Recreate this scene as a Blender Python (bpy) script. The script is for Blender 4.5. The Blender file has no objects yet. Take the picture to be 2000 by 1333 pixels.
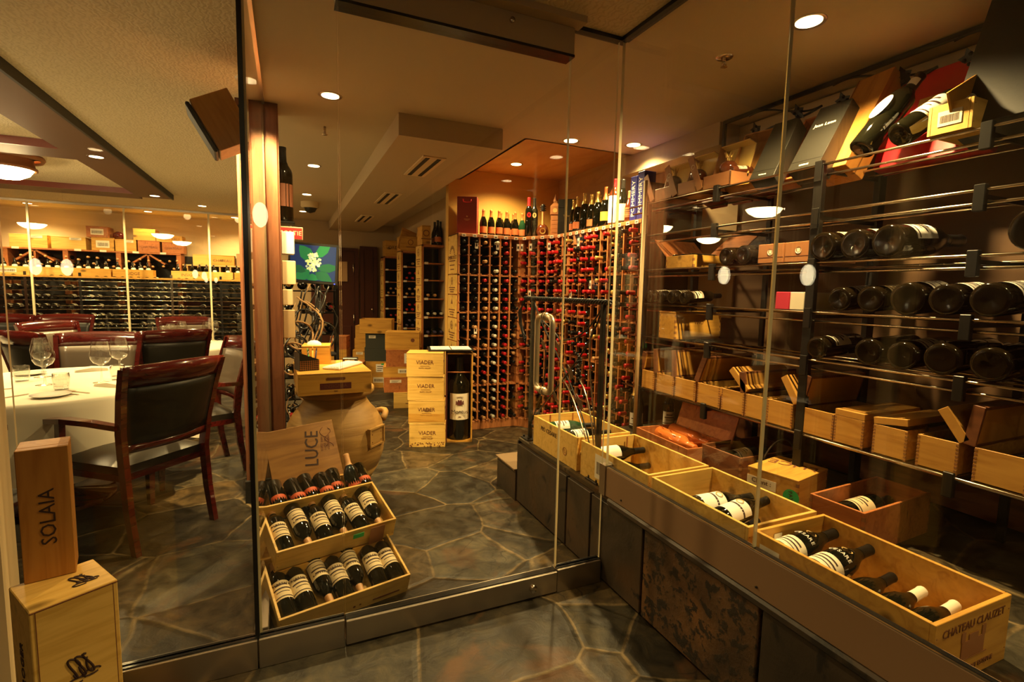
import bpy, math, random
from mathutils import Vector, Matrix, Euler
random.seed(7)
sc = bpy.context.scene
C = sc.collection
PI = math.pi
def R(d): return math.radians(d)

# ------------------------------------------------------------------ camera
H = 1.35
YAW, PITCH, ROLL, FPX = 0.420183755, 0.0991679632, 0.0212262991, 982.873
def cam_axes():
    cy, sy, cp, sp = math.cos(YAW), math.sin(YAW), math.cos(PITCH), math.sin(PITCH)
    f = Vector((sy*cp, cy*cp, -sp)); r = Vector((cy, -sy, 0)); u = r.cross(f)
    cr, sr = math.cos(ROLL), math.sin(ROLL)
    return cr*r + sr*u, -sr*r + cr*u, f
_r, _u, _f = cam_axes()
cd = bpy.data.cameras.new('camera'); cam = bpy.data.objects.new('camera', cd); C.objects.link(cam)
cd.sensor_width = 36; cd.lens = FPX/2000*36; cd.clip_start = 0.05; cd.clip_end = 60
cam.matrix_world = Matrix(((_r.x, _u.x, -_f.x, 0), (_r.y, _u.y, -_f.y, 0), (_r.z, _u.z, -_f.z, H), (0, 0, 0, 1)))
sc.camera = cam
# ------------------------------------------------------------------ world, exposure
sc.view_settings.view_transform = 'Standard'; sc.view_settings.look = 'None'
sc.view_settings.exposure = 0.0; sc.view_settings.gamma = 1; sc.view_settings.use_curve_mapping = False
w = bpy.data.worlds.new('world'); sc.world = w; w.use_nodes = True
bg = w.node_tree.nodes['Background']; bg.inputs[0].default_value = (1.0, 0.62, 0.27, 1); bg.inputs[1].default_value = 0.03
sc.cycles.transparent_max_bounces = 40; sc.cycles.max_bounces = 10; sc.cycles.diffuse_bounces = 4
sc.cycles.glossy_bounces = 5; sc.cycles.caustics_reflective = False; sc.cycles.caustics_refractive = False
sc.cycles.sample_clamp_indirect = 4.0; sc.cycles.use_denoising = True
WARM = (1.0, 0.70, 0.29)
LIGHT_K = 2.3
def spot(loc, power, size=120, blend=0.9, rad=0.04, col=WARM, aim=None):
    l = bpy.data.lights.new('spot', 'SPOT'); l.energy = power*LIGHT_K; l.color = col
    l.spot_size = R(size); l.spot_blend = blend; l.shadow_soft_size = rad
    o = bpy.data.objects.new('spot_light', l); C.objects.link(o); o.location = loc
    if aim: o.rotation_euler = (Vector(aim)-Vector(loc)).to_track_quat('-Z', 'Y').to_euler()
    return o
def point(loc, power, rad=0.1, col=WARM):
    l = bpy.data.lights.new('point', 'POINT'); l.energy = power*LIGHT_K; l.color = col; l.shadow_soft_size = rad
    o = bpy.data.objects.new('lamp_glow', l); C.objects.link(o); o.location = loc
    return o
# ------------------------------------------------------------------ materials
def mat(name):
    m = bpy.data.materials.new(name); m.use_nodes = True
    nt = m.node_tree; return m, nt, nt.nodes['Principled BSDF']
def plain(name, col, rough=0.5, metal=0.0, spec=0.5, emit=0.0, ecol=None, coat=0.0):
    m, nt, b = mat(name)
    b.inputs['Base Color'].default_value = (*col, 1); b.inputs['Roughness'].default_value = rough
    b.inputs['Metallic'].default_value = metal; b.inputs['Specular IOR Level'].default_value = spec
    b.inputs['Coat Weight'].default_value = coat
    if emit: b.inputs['Emission Color'].default_value = (*(ecol or col), 1); b.inputs['Emission Strength'].default_value = emit
    return m
def N(nt, t, **k):
    n = nt.nodes.new(t)
    for a, v in k.items():
        if a in n.inputs: n.inputs[a].default_value = v
        else: setattr(n, a, v)
    return n
def ramp(nt, fac, stops):
    r = nt.nodes.new('ShaderNodeValToRGB'); e = r.color_ramp.elements
    e[0].position, e[0].color = stops[0][0], (*stops[0][1], 1); e[1].position, e[1].color = stops[-1][0], (*stops[-1][1], 1)
    for p, c in stops[1:-1]:
        x = e.new(p); x.color = (*c, 1)
    nt.links.new(fac, r.inputs[0]); return r.outputs[0]
def coords(nt, scale=(1, 1, 1), rand=False, rot=(0, 0, 0)):
    tc = nt.nodes.new('ShaderNodeTexCoord'); mp = nt.nodes.new('ShaderNodeMapping'); mp.inputs['Scale'].default_value = scale
    mp.inputs['Rotation'].default_value = rot
    nt.links.new(tc.outputs['Object'], mp.inputs[0])
    if rand:
        oi = nt.nodes.new('ShaderNodeObjectInfo'); mu = N(nt, 'ShaderNodeMath', operation='MULTIPLY'); mu.inputs[1].default_value = 37.0
        nt.links.new(oi.outputs['Random'], mu.inputs[0]); nt.links.new(mu.outputs[0], mp.inputs['Location'])
    return mp.outputs[0]
def bump(nt, b, h, strength, dist=0.01):
    bn = N(nt, 'ShaderNodeBump'); bn.inputs['Strength'].default_value = strength; bn.inputs['Distance'].default_value = dist
    nt.links.new(h, bn.inputs['Height']); nt.links.new(bn.outputs[0], b.inputs['Normal'])
def noise(nt, vec, scale, detail=3, dist=0.0, rough=0.5):
    n = nt.nodes.new('ShaderNodeTexNoise'); n.inputs['Scale'].default_value = scale; n.inputs['Detail'].default_value = detail
    n.inputs['Distortion'].default_value = dist; n.inputs['Roughness'].default_value = rough
    nt.links.new(vec, n.inputs['Vector']); return n.outputs[0]
def mixc(nt, fac, a, b, mode='MIX'):
    m = nt.nodes.new('ShaderNodeMix'); m.data_type = 'RGBA'; m.blend_type = mode
    for s, v in ((0, fac), (6, a), (7, b)):
        if isinstance(v, (int, float)): m.inputs[s].default_value = v
        elif isinstance(v, tuple): m.inputs[s].default_value = (*v, 1)
        else: nt.links.new(v, m.inputs[s])
    return m.outputs[2]
def wood(name, dark, light, scale=(3, 30, 30), rough=0.45, knots=True, coat=0.0, spec=0.35):
    m, nt, b = mat(name)
    v = coords(nt, scale, rand=True)
    n = noise(nt, v, 1.0, 4, 1.2)
    c = ramp(nt, n, [(0.3, dark), (0.5, tuple((a+2*bb)/3 for a, bb in zip(dark, light))), (0.72, light)])
    if knots:
        v2 = coords(nt, (scale[0]*1.2, scale[1]*0.22, scale[2]*0.22), rand=True)
        vo = nt.nodes.new('ShaderNodeTexVoronoi'); vo.inputs['Scale'].default_value = 1.0; nt.links.new(v2, vo.inputs['Vector'])
        k = ramp(nt, vo.outputs['Distance'], [(0.07, (1, 1, 1)), (0.16, (0, 0, 0))])
        c = mixc(nt, k, c, tuple(x*0.42 for x in dark))
    nt.links.new(c, b.inputs['Base Color']); b.inputs['Roughness'].default_value = rough
    b.inputs['Coat Weight'].default_value = coat; b.inputs['Specular IOR Level'].default_value = spec
    bump(nt, b, n, 0.15, 0.002)
    return m
M = {}
PX, PY, PZ = (3, 30, 30), (30, 3, 30), (30, 30, 3)
M['pine'] = wood('pine_wood', (0.46, 0.22, 0.035), (0.66, 0.36, 0.065), PX)
M['pine_pale'] = wood('pale_pine_wood', (0.58, 0.34, 0.07), (0.76, 0.49, 0.13), PX)
M['pine_up'] = wood('upright_pine_wood', (0.38, 0.15, 0.025), (0.52, 0.24, 0.05), PZ)
M['pine_y'] = wood('shelf_pine_wood', (0.44, 0.20, 0.035), (0.62, 0.33, 0.07), PY)
M['pine_lid'] = wood('long_grain_pine_lid', (0.50, 0.245, 0.045), (0.57, 0.29, 0.058), (2, 18, 18), knots=False)
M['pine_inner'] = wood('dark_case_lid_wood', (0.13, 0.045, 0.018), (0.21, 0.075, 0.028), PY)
M['pine_red'] = wood('reddish_pine_wood', (0.32, 0.10, 0.03), (0.48, 0.17, 0.05), PY)
M['endgrain'] = plain('end_grain', (0.26, 0.11, 0.035), 0.6)
M['rackwood'] = wood('redwood_rack', (0.34, 0.12, 0.04), (0.54, 0.22, 0.075), PZ, knots=False)
M['rackpale'] = wood('pale_rack_wood', (0.55, 0.33, 0.12), (0.72, 0.46, 0.18), PZ, knots=False)
M['mahog'] = wood('mahogany_lacquer', (0.040, 0.0025, 0.002), (0.095, 0.008, 0.006), PX, rough=0.16, knots=False, coat=0.6, spec=0.5)
M['column'] = wood('column_wood', (0.20, 0.075, 0.04), (0.30, 0.12, 0.06), PZ, rough=0.4, knots=False)
M['darkdoor'] = plain('dark_door_wood', (0.06, 0.016, 0.01), 0.35)
M['leather'] = plain('black_leather', (0.018, 0.015, 0.011), 0.32, spec=0.6)
M['leather_back'] = plain('dark_green_leather', (0.009, 0.009, 0.006), 0.4)
M['leather_tan'] = plain('worn_grey_leather', (0.13, 0.10, 0.07), 0.3, spec=0.6)
M['bottle'] = plain('dark_bottle_glass', (0.004, 0.004, 0.002), 0.05, spec=0.5)
M['bottle_brown'] = plain('brown_bottle_glass', (0.008, 0.005, 0.002), 0.10, spec=0.4)
M['bottle_green'] = plain('green_bottle_glass', (0.012, 0.05, 0.02), 0.08, spec=0.7)
M['bottle_amber'] = plain('amber_bottle_glass', (0.10, 0.022, 0.006), 0.12, spec=0.7)
M['paper'] = plain('label_paper', (0.80, 0.72, 0.55), 0.7)
M['paper_cream'] = plain('cream_label_paper', (0.72, 0.58, 0.34), 0.7)
M['paper_white'] = plain('white_paper', (0.85, 0.82, 0.74), 0.7)
M['paper_orange'] = plain('orange_label_paper', (0.55, 0.16, 0.05), 0.6)
M['sunburst'] = plain('sunburst_label_print', (0.50, 0.075, 0.015), 0.6)
M['paper_yellow'] = plain('yellow_label_paper', (0.80, 0.45, 0.06), 0.6)
M['tag'] = plain('price_tag_card', (0.80, 0.74, 0.60), 0.7)
M['ink'] = plain('burnt_ink', (0.035, 0.012, 0.008), 0.7)
M['ink_brown'] = plain('brown_branding', (0.16, 0.05, 0.018), 0.7)
M['ink_red'] = plain('dark_red_print', (0.10, 0.015, 0.012), 0.7)
M['ink_gold'] = plain('gold_print', (0.55, 0.36, 0.12), 0.5)
M['ink_white'] = plain('white_print', (0.85, 0.80, 0.70), 0.6)
M['cap_red'] = plain('red_capsule', (0.42, 0.008, 0.012), 0.3, spec=0.6)
M['cap_black'] = plain('black_capsule', (0.006, 0.005, 0.004), 0.3, spec=0.4)
M['cap_gold'] = plain('gold_foil', (0.75, 0.50, 0.14), 0.28, metal=0.7)
M['cap_tan'] = plain('tan_capsule', (0.50, 0.26, 0.10), 0.4)
M['cap_white'] = plain('pale_capsule', (0.62, 0.60, 0.48), 0.4)
M['cap_navy'] = plain('navy_capsule', (0.06, 0.05, 0.12), 0.35)
M['cap_orange'] = plain('orange_foil', (0.65, 0.22, 0.06), 0.3, metal=0.5)
M['red_box'] = plain('red_box_card', (0.52, 0.006, 0.012), 0.35)
M['wine_box'] = plain('burgundy_box_card', (0.20, 0.022, 0.016), 0.5)
M['black_box'] = plain('black_box_card', (0.014, 0.013, 0.010), 0.38, spec=0.45)
M['gift_brown'] = plain('copper_gift_card', (0.34, 0.14, 0.05), 0.45)
M['gift_yellow'] = plain('yellow_gift_lining', (0.80, 0.58, 0.16), 0.55)
M['blue_box'] = plain('blue_box_card', (0.02, 0.025, 0.22), 0.4)
M['dark_crate'] = plain('dark_green_carton', (0.03, 0.035, 0.025), 0.6)
M['cardboard'] = plain('cardboard', (0.42, 0.25, 0.11), 0.7)
M['metal'] = plain('brushed_aluminium', (0.50, 0.44, 0.36), 0.34, metal=1.0)
M['handle'] = plain('satin_handle_steel', (0.72, 0.60, 0.40), 0.36, metal=0.85)
M['steel'] = plain('polished_steel', (0.62, 0.52, 0.40), 0.2, metal=1.0)
M['rod'] = plain('shelf_rod_steel', (0.55, 0.46, 0.34), 0.18, metal=1.0)
M['alu'] = plain('anodised_rail', (0.26, 0.155, 0.08), 0.5)
M['iron'] = plain('black_iron', (0.008, 0.007, 0.006), 0.4, spec=0.35)
M['iron_brown'] = plain('rust_brown_iron', (0.085, 0.045, 0.022), 0.5)
M['black'] = plain('black_matte', (0.008, 0.007, 0.006), 0.6)
M['rubber'] = plain('black_seal', (0.006, 0.006, 0.006), 0.25)
M['lit_glass_edge'] = plain('painted_lit_glass_edge', (0.85, 0.74, 0.46), 0.15, spec=0.9, coat=0.5)  # golden base colour paints in light carried through the edges
M['cloth'] = plain('white_table_linen', (0.80, 0.75, 0.62), 0.85, spec=0.2)
M['china'] = plain('white_china', (0.85, 0.82, 0.75), 0.15)
M['plastic_white'] = plain('white_plastic', (0.82, 0.80, 0.74), 0.35)
M['plastic_black'] = plain('black_plastic', (0.015, 0.014, 0.013), 0.3)
M['orange_wrap'] = plain('orange_cellophane', (0.60, 0.16, 0.03), 0.18, spec=0.8)
M['green_sticker'] = plain('green_sticker', (0.02, 0.42, 0.10), 0.5)
M['pink'] = plain('pink_carton', (0.55, 0.03, 0.07), 0.5)
M['bulb'] = plain('downlight_glow', (1, 0.85, 0.55), 0.5, emit=14, ecol=(1.0, 0.72, 0.36))
M['bowl_glow'] = plain('alabaster_bowl', (1, 0.85, 0.55), 0.5, emit=85, ecol=(1.0, 0.72, 0.34))
M['pend_glow'] = plain('oval_pendant_glow', (1, 0.9, 0.7), 0.5, emit=16, ecol=(1.0, 0.78, 0.46))
M['exit_glow'] = plain('exit_sign_red', (0.8, 0.02, 0.01), 0.5, emit=1.4, ecol=(1.0, 0.04, 0.02))
M['exit_letters'] = plain('exit_sign_letters', (1, 0.5, 0.2), 0.5, emit=2.5, ecol=(1.0, 0.35, 0.12))
M['wall_yellow'] = plain('ochre_wall_paint', (0.66, 0.38, 0.08), 0.7)
M['wall_tan'] = plain('tan_wall_paint', (0.44, 0.31, 0.16), 0.75)
M['wall_brown'] = plain('brown_wall_paint', (0.12, 0.060, 0.022), 0.7)
M['wall_cream'] = plain('cream_wall_paint', (0.70, 0.55, 0.32), 0.7)
M['soffit'] = plain('soffit_paint', (0.50, 0.40, 0.25), 0.7)
M['ceil_smooth'] = plain('smooth_ceiling_paint', (0.57, 0.48, 0.32), 0.7)
M['lip'] = plain('dark_red_beam_edge', (0.16, 0.025, 0.012), 0.4)
M['beam'] = plain('brown_beam', (0.13, 0.058, 0.026), 0.6)
def mk():
    m, nt, b = mat('textured_ceiling_paper')
    v = coords(nt, (1, 1, 1)); n = noise(nt, v, 14, 4, 2.5)
    wv = nt.nodes.new('ShaderNodeTexWave'); wv.inputs['Scale'].default_value = 13; wv.inputs['Distortion'].default_value = 11
    wv.inputs['Detail'].default_value = 3; wv.inputs['Detail Scale'].default_value = 2.0; nt.links.new(v, wv.inputs['Vector'])
    a = N(nt, 'ShaderNodeMath', operation='ADD'); nt.links.new(n, a.inputs[0]); nt.links.new(wv.outputs['Fac'], a.inputs[1])
    c = ramp(nt, a.outputs[0], [(0.5, (0.72, 0.62, 0.41)), (1.3, (0.84, 0.74, 0.52))]); nt.links.new(c, b.inputs['Base Color'])
    b.inputs['Roughness'].default_value = 0.75; bump(nt, b, a.outputs[0], 0.32, 0.006); M['ceil_tex'] = m
    # plywood
    M['plywood'] = wood('orange_plywood', (0.46, 0.24, 0.09), (0.60, 0.34, 0.14), (6, 2, 2), knots=False)
    # flagstone
    m, nt, b = mat('slate_flagstones')
    v = coords(nt, (1, 1, 1)); dn = nt.nodes.new('ShaderNodeTexNoise'); dn.inputs['Scale'].default_value = 3.2; dn.inputs['Detail'].default_value = 5
    nt.links.new(v, dn.inputs['Vector'])
    vm = N(nt, 'ShaderNodeVectorMath', operation='MULTIPLY_ADD'); vm.inputs[1].default_value = (0.07, 0.07, 0)
    nt.links.new(dn.outputs['Color'], vm.inputs[0]); nt.links.new(v, vm.inputs[2])
    sep = N(nt, 'ShaderNodeVectorMath', operation='MULTIPLY'); sep.inputs[1].default_value = (1.0, 1.25, 0); nt.links.new(vm.outputs[0], sep.inputs[0])
    ve = nt.nodes.new('ShaderNodeTexVoronoi'); ve.feature = 'DISTANCE_TO_EDGE'; ve.inputs['Scale'].default_value = 1.9; ve.inputs['Randomness'].default_value = 1.0
    vc = nt.nodes.new('ShaderNodeTexVoronoi'); vc.inputs['Scale'].default_value = 1.9
    nt.links.new(sep.outputs[0], ve.inputs['Vector']); nt.links.new(sep.outputs[0], vc.inputs['Vector'])
    hs = N(nt, 'ShaderNodeSeparateColor'); nt.links.new(vc.outputs['Color'], hs.inputs[0])
    stone = ramp(nt, hs.outputs[0], [(0.0, (0.016, 0.012, 0.007)), (0.3, (0.030, 0.025, 0.016)), (0.55, (0.060, 0.055, 0.040)), (0.8, (0.062, 0.042, 0.019)), (1.0, (0.026, 0.025, 0.020))])
    n1 = noise(nt, v, 9, 9, 0.5, 0.68)
    stone = mixc(nt, 0.9, stone, ramp(nt, n1, [(0.36, (0.30, 0.28, 0.24)), (0.50, (0.9, 0.86, 0.78)), (0.66, (2.0, 1.8, 1.4))]), 'MULTIPLY')
    n2 = noise(nt, v, 2.1, 6, 1.5)
    rust = ramp(nt, n2, [(0.58, (0, 0, 0)), (0.68, (0.6, 0.6, 0.6))])
    stone = mixc(nt, rust, stone, (0.12, 0.050, 0.016))
    vk = nt.nodes.new('ShaderNodeTexVoronoi'); vk.feature = 'DISTANCE_TO_EDGE'; vk.inputs['Scale'].default_value = 5.3
    kd = N(nt, 'ShaderNodeVectorMath', operation='MULTIPLY_ADD'); kd.inputs[1].default_value = (0.25, 0.25, 0); nt.links.new(dn.outputs['Color'], kd.inputs[0]); nt.links.new(v, kd.inputs[2]); nt.links.new(kd.outputs[0], vk.inputs['Vector'])
    kk = ramp(nt, vk.outputs['Distance'], [(0.004, (1, 1, 1)), (0.010, (0, 0, 0))])
    nk = ramp(nt, noise(nt, v, 1.3, 2), [(0.48, (0, 0, 0)), (0.56, (0.8, 0.8, 0.8))]); km = mixc(nt, 1.0, kk, nk, 'MULTIPLY'); stone = mixc(nt, km, stone, (0.012, 0.009, 0.006))
    g = ramp(nt, ve.outputs['Distance'], [(0.006, (1, 1, 1)), (0.015, (0, 0, 0))])
    c = mixc(nt, g, stone, ramp(nt, n1, [(0.4, (0.05, 0.035, 0.016)), (0.6, (0.19, 0.135, 0.065))])); nt.links.new(c, b.inputs['Base Color'])
    b.inputs['Specular IOR Level'].default_value = 0.35
    rr = ramp(nt, n1, [(0.3, (0.32, 0.32, 0.32)), (0.8, (0.6, 0.6, 0.6))]); nt.links.new(rr, b.inputs['Roughness'])
    hh = N(nt, 'ShaderNodeMath', operation='MINIMUM'); nt.links.new(ve.outputs['Distance'], hh.inputs[0]); hh.inputs[1].default_value = 0.04
    h2 = N(nt, 'ShaderNodeMath', operation='MULTIPLY_ADD'); nt.links.new(n1, h2.inputs[0]); h2.inputs[1].default_value = 0.05; nt.links.new(hh.outputs[0], h2.inputs[2])
    bump(nt, b, h2.outputs[0], 0.7, 0.12); M['flag'] = m
    # slate tile cladding
    m, nt, b = mat('slate_tile')
    v = coords(nt, (1, 1, 1), rand=True); n1 = noise(nt, v, 7, 7, 0.6, 0.6); n2 = noise(nt, v, 3, 4, 1.0)
    c = ramp(nt, n2, [(0.35, (0.035, 0.026, 0.017)), (0.55, (0.06, 0.042, 0.026)), (0.75, (0.10, 0.055, 0.025))])
    sp = ramp(nt, n1, [(0.60, (0, 0, 0)), (0.66, (1, 1, 1))]); c = mixc(nt, sp, c, (0.018, 0.015, 0.012))
    nt.links.new(c, b.inputs['Base Color']); b.inputs['Roughness'].default_value = 0.45; bump(nt, b, n1, 0.5, 0.01); M['slate'] = m
    m, nt, b = mat('pitted_rust_slate_tile')
    v = coords(nt, (1, 1, 1)); n1 = noise(nt, v, 26, 5, 0.2, 0.6); n2 = noise(nt, v, 5, 6, 0.6)
    c = ramp(nt, n2, [(0.3, (0.06, 0.035, 0.018)), (0.52, (0.13, 0.068, 0.028)), (0.72, (0.26, 0.115, 0.035))])
    sp = ramp(nt, n1, [(0.52, (0, 0, 0)), (0.56, (1, 1, 1))]); c = mixc(nt, sp, c, (0.03, 0.022, 0.015))
    nt.links.new(c, b.inputs['Base Color']); b.inputs['Roughness'].default_value = 0.5; bump(nt, b, n1, 0.6, 0.01); M['slate_rust'] = m
    M['grout'] = plain('grout', (0.20, 0.13, 0.065), 0.8)
    # terracotta
    m, nt, b = mat('terracotta')
    v = coords(nt, (1.5, 1.5, 14)); n = noise(nt, v, 2, 4, 0.5); c = ramp(nt, n, [(0.3, (0.28, 0.145, 0.032)), (0.7, (0.42, 0.24, 0.062))])
    nt.links.new(c, b.inputs['Base Color']); b.inputs['Roughness'].default_value = 0.6; bump(nt, b, n, 0.3, 0.01); M['terra'] = m
    # clear glass
    def clear(name, tint, ior, boost=1.0):
        m = bpy.data.materials.new(name); m.use_nodes = True; nt = m.node_tree; nt.nodes.clear()
        o = nt.nodes.new('ShaderNodeOutputMaterial'); t = nt.nodes.new('ShaderNodeBsdfTransparent'); t.inputs[0].default_value = (*tint, 1)
        g = nt.nodes.new('ShaderNodeBsdfGlossy'); g.inputs['Roughness'].default_value = 0.0; g.inputs[0].default_value = (1, 1, 1, 1)
        f = nt.nodes.new('ShaderNodeFresnel'); f.inputs[0].default_value = ior
        ge = nt.nodes.new('ShaderNodeNewGeometry'); ml = N(nt, 'ShaderNodeMath', operation='MULTIPLY_ADD'); ml.inputs[1].default_value = 1/ior-ior; ml.inputs[2].default_value = ior
        nt.links.new(ge.outputs['Backfacing'], ml.inputs[0]); nt.links.new(ml.outputs[0], f.inputs[0])
        mx = nt.nodes.new('ShaderNodeMixShader')
        if boost != 1.0:
            mu = N(nt, 'ShaderNodeMath', operation='MULTIPLY'); mu.use_clamp = True; mu.inputs[1].default_value = boost
            nt.links.new(f.outputs[0], mu.inputs[0]); nt.links.new(mu.outputs[0], mx.inputs[0])
        else: nt.links.new(f.outputs[0], mx.inputs[0])
        nt.links.new(t.outputs[0], mx.inputs[1]); nt.links.new(g.outputs[0], mx.inputs[2]); nt.links.new(mx.outputs[0], o.inputs[0]); return m
    M['glass'] = clear('clear_pane_glass', (0.985, 0.99, 0.98), 1.42)
    M['wineglass'] = clear('stemware_glass', (0.96, 0.96, 0.94), 1.5, 2.2)
mk()
# ------------------------------------------------------------------ mesh helper
class MB:
    def __init__(s): s.v = []; s.f = []; s.m = []; s.sm = []
    def add(s, vs, fs, mi=0, smooth=False, T=None):
        o = len(s.v); s.v += [tuple(T @ Vector(p)) if T else tuple(p) for p in vs]
        for f in fs: s.f.append(tuple(i+o for i in f)); s.m.append(mi); s.sm.append(smooth)
        return s
    def box(s, x0, x1, y0, y1, z0, z1, mi=0, T=None):
        v = [(x0, y0, z0), (x1, y0, z0), (x1, y1, z0), (x0, y1, z0), (x0, y0, z1), (x1, y0, z1), (x1, y1, z1), (x0, y1, z1)]
        return s.add(v, [(0, 3, 2, 1), (4, 5, 6, 7), (0, 1, 5, 4), (1, 2, 6, 5), (2, 3, 7, 6), (3, 0, 4, 7)], mi, False, T)
    def bbox(s, x0, x1, y0, y1, z0, z1, b=0.003, mi=0, T=None):
        # chamfered box
        X, Y, Z = (x0, x1), (y0, y1), (z0, z1); vs = []; idx = {}
        sg = ((0, 1), (1, -1))
        for ix in (0, 1):
            for iy in (0, 1):
                for iz in (0, 1):
                    c = (X[ix], Y[iy], Z[iz]); d = (1-2*ix, 1-2*iy, 1-2*iz)
                    for a in range(3):
                        p = [c[k] + (0 if k == a else d[k]*b) for k in range(3)]
                        idx[(ix, iy, iz, a)] = len(vs); vs.append(tuple(p))
        fs = []
        for a in range(3):
            u, w_ = [(1, 2), (0, 2), (0, 1)][a]
            for s_ in (0, 1):
                q = []
                for (i, j) in ((0, 0), (1, 0), (1, 1), (0, 1)):
                    k = [0, 0, 0]; k[a] = s_; k[u] = i; k[w_] = j; q.append(idx[(*k, a)])
                fs.append(tuple(q))
        for a in range(3):
            u, w_ = [(1, 2), (0, 2), (0, 1)][a]
            for i in (0, 1):
                for j in (0, 1):
                    k0 = [0, 0, 0]; k1 = [0, 0, 0]; k0[u] = k1[u] = i; k0[w_] = k1[w_] = j; k1[a] = 1
                    fs.append((idx[(*k0, u)], idx[(*k1, u)], idx[(*k1, w_)], idx[(*k0, w_)]))
        for ix in (0, 1):
            for iy in (0, 1):
                for iz in (0, 1): fs.append(tuple(idx[(ix, iy, iz, a)] for a in range(3)))
        return s.add(vs, fs, mi, False, T)
    def lathe(s, prof, n=16, mi=0, T=None, smooth=True, a0=0, a1=2*PI, mis=None):
        full = abs(a1-a0-2*PI) < 1e-6; cnt = n if full else n+1; vs = []
        for r, z in prof:
            for i in range(cnt):
                a = a0+(a1-a0)*i/n; vs.append((r*math.cos(a), r*math.sin(a), z))
        o = len(s.v); s.v += [tuple(T @ Vector(p)) if T else p for p in vs]
        for j in range(len(prof)-1):
            for i in range(n):
                i2 = (i+1) % cnt if full else i+1
                s.f.append((o+j*cnt+i, o+j*cnt+i2, o+(j+1)*cnt+i2, o+(j+1)*cnt+i)); s.m.append(mis[j] if mis else mi); s.sm.append(smooth)
        return s
    def cyl(s, p0, p1, r, n=10, mi=0, r2=None, caps=True, T=None):
        p0, p1 = Vector(p0), Vector(p1); d = p1-p0; L = d.length
        q = Matrix.Translation(p0) @ d.to_track_quat('Z', 'Y').to_matrix().to_4x4()
        if T: q = T @ q
        r2 = r if r2 is None else r2
        pr = ([(0, 0)] if caps else [])+[(r, 0), (r2, L)]+([(0, L)] if caps else [])
        return s.lathe(pr, n, mi, q)
    def tube(s, pts, r, n=6, mi=0, T=None, rs=None, closed=False):
        pts = [Vector(p) for p in pts]; K = len(pts); up = Vector((0, 0, 1)); vs = []
        prev = None
        for i, p in enumerate(pts):
            d = (pts[min(i+1, K-1)]-pts[max(i-1, 0)]) if not closed else (pts[(i+1) % K]-pts[i-1])
            d.normalize()
            if prev is None:
                a = d.cross(up); a = a if a.length > 1e-3 else d.cross(Vector((1, 0, 0)))
            else: a = prev - d*prev.dot(d)
            a.normalize(); prev = a; b = d.cross(a); rr = rs[i] if rs else r
            for k in range(n):
                t = 2*PI*k/n; vs.append(p+a*math.cos(t)*rr+b*math.sin(t)*rr)
        fs = []
        for i in range(K if closed else K-1):
            j = (i+1) % K
            for k in range(n): fs.append((i*n+k, i*n+(k+1) % n, j*n+(k+1) % n, j*n+k))
        if not closed: fs += [tuple(range(n))[::-1], tuple((K-1)*n+k for k in range(n))]
        return s.add(vs, fs, mi, True, T)
    def prism(s, poly, y0, y1, mi=0, T=None):
        # polygon in xz extruded along y
        n = len(poly); vs = [(x, y0, z) for x, z in poly]+[(x, y1, z) for x, z in poly]
        return s.add(vs, [tuple(range(n)), tuple(range(2*n-1, n-1, -1))]+[(i, (i+1) % n, n+(i+1) % n, n+i) for i in range(n)], mi, False, T)
    def sphere(s, c, r, n=10, mi=0, sz=1.0, T=None):
        pr = [(r*math.sin(PI*i/n), -r*sz*math.cos(PI*i/n)) for i in range(n+1)]
        t = Matrix.Translation(Vector(c)); t = T @ t if T else t
        return s.lathe(pr, max(8, n), mi, t)
    def mesh(s, name, mats):
        me = bpy.data.meshes.new(name); me.from_pydata(s.v, [], s.f)
        for m in mats: me.materials.append(M[m] if isinstance(m, str) else m)
        me.polygons.foreach_set('material_index', s.m); me.polygons.foreach_set('use_smooth', s.sm); me.update(); return me
    def build(s, name, mats, parent=None, T=None, **kw):
        if not isinstance(mats, (list, tuple)): mats = [mats]
        o = bpy.data.objects.new(name, s.mesh(name, mats)); C.objects.link(o)
        if parent: o.parent = parent
        if T is not None: o.matrix_basis = T
        for k, v in kw.items(): o[k] = v
        return o
def TR(loc, rz=0, rx=0, ry=0, s=1):
    return Matrix.Translation(Vector(loc)) @ Matrix.Rotation(rz, 4, 'Z') @ Matrix.Rotation(ry, 4, 'Y') @ Matrix.Rotation(rx, 4, 'X') @ Matrix.Scale(s, 4)
def FR(o, x, y, z=None):
    x, y = Vector(x).normalized(), Vector(y).normalized(); z = x.cross(y) if z is None else Vector(z)
    return Matrix(((x.x, y.x, z.x, o[0]), (x.y, y.y, z.y, o[1]), (x.z, y.z, z.z, o[2]), (0, 0, 0, 1)))
LABELS = {}
def tag(o, label, cat, group=None):
    o['label'] = label; o['category'] = cat
    if group: o['group'] = group
    LABELS.setdefault(label, []).append(o.name)
    return o
def empty(name, T, label, cat, group=None):
    o = bpy.data.objects.new(name, None); C.objects.link(o); o.matrix_basis = T; o.empty_display_size = 0.05
    return tag(o, label, cat, group)
def struct(name, mb, mats, parent=None):
    o = mb.build(name, mats, parent)
    if not parent: o['kind'] = 'structure'
    return o
def copy_tree(src, T=None, label=None, group=None, parent=None):
    c = src.copy(); C.objects.link(c)
    if parent: c.parent = parent
    if T is not None: c.matrix_basis = T
    if label: c['label'] = label; LABELS.setdefault(label, []).append(c.name)
    if group: c['group'] = group
    for ch in list(src.children): copy_tree(ch, parent=c)
    return c
_tc = {}
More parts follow.
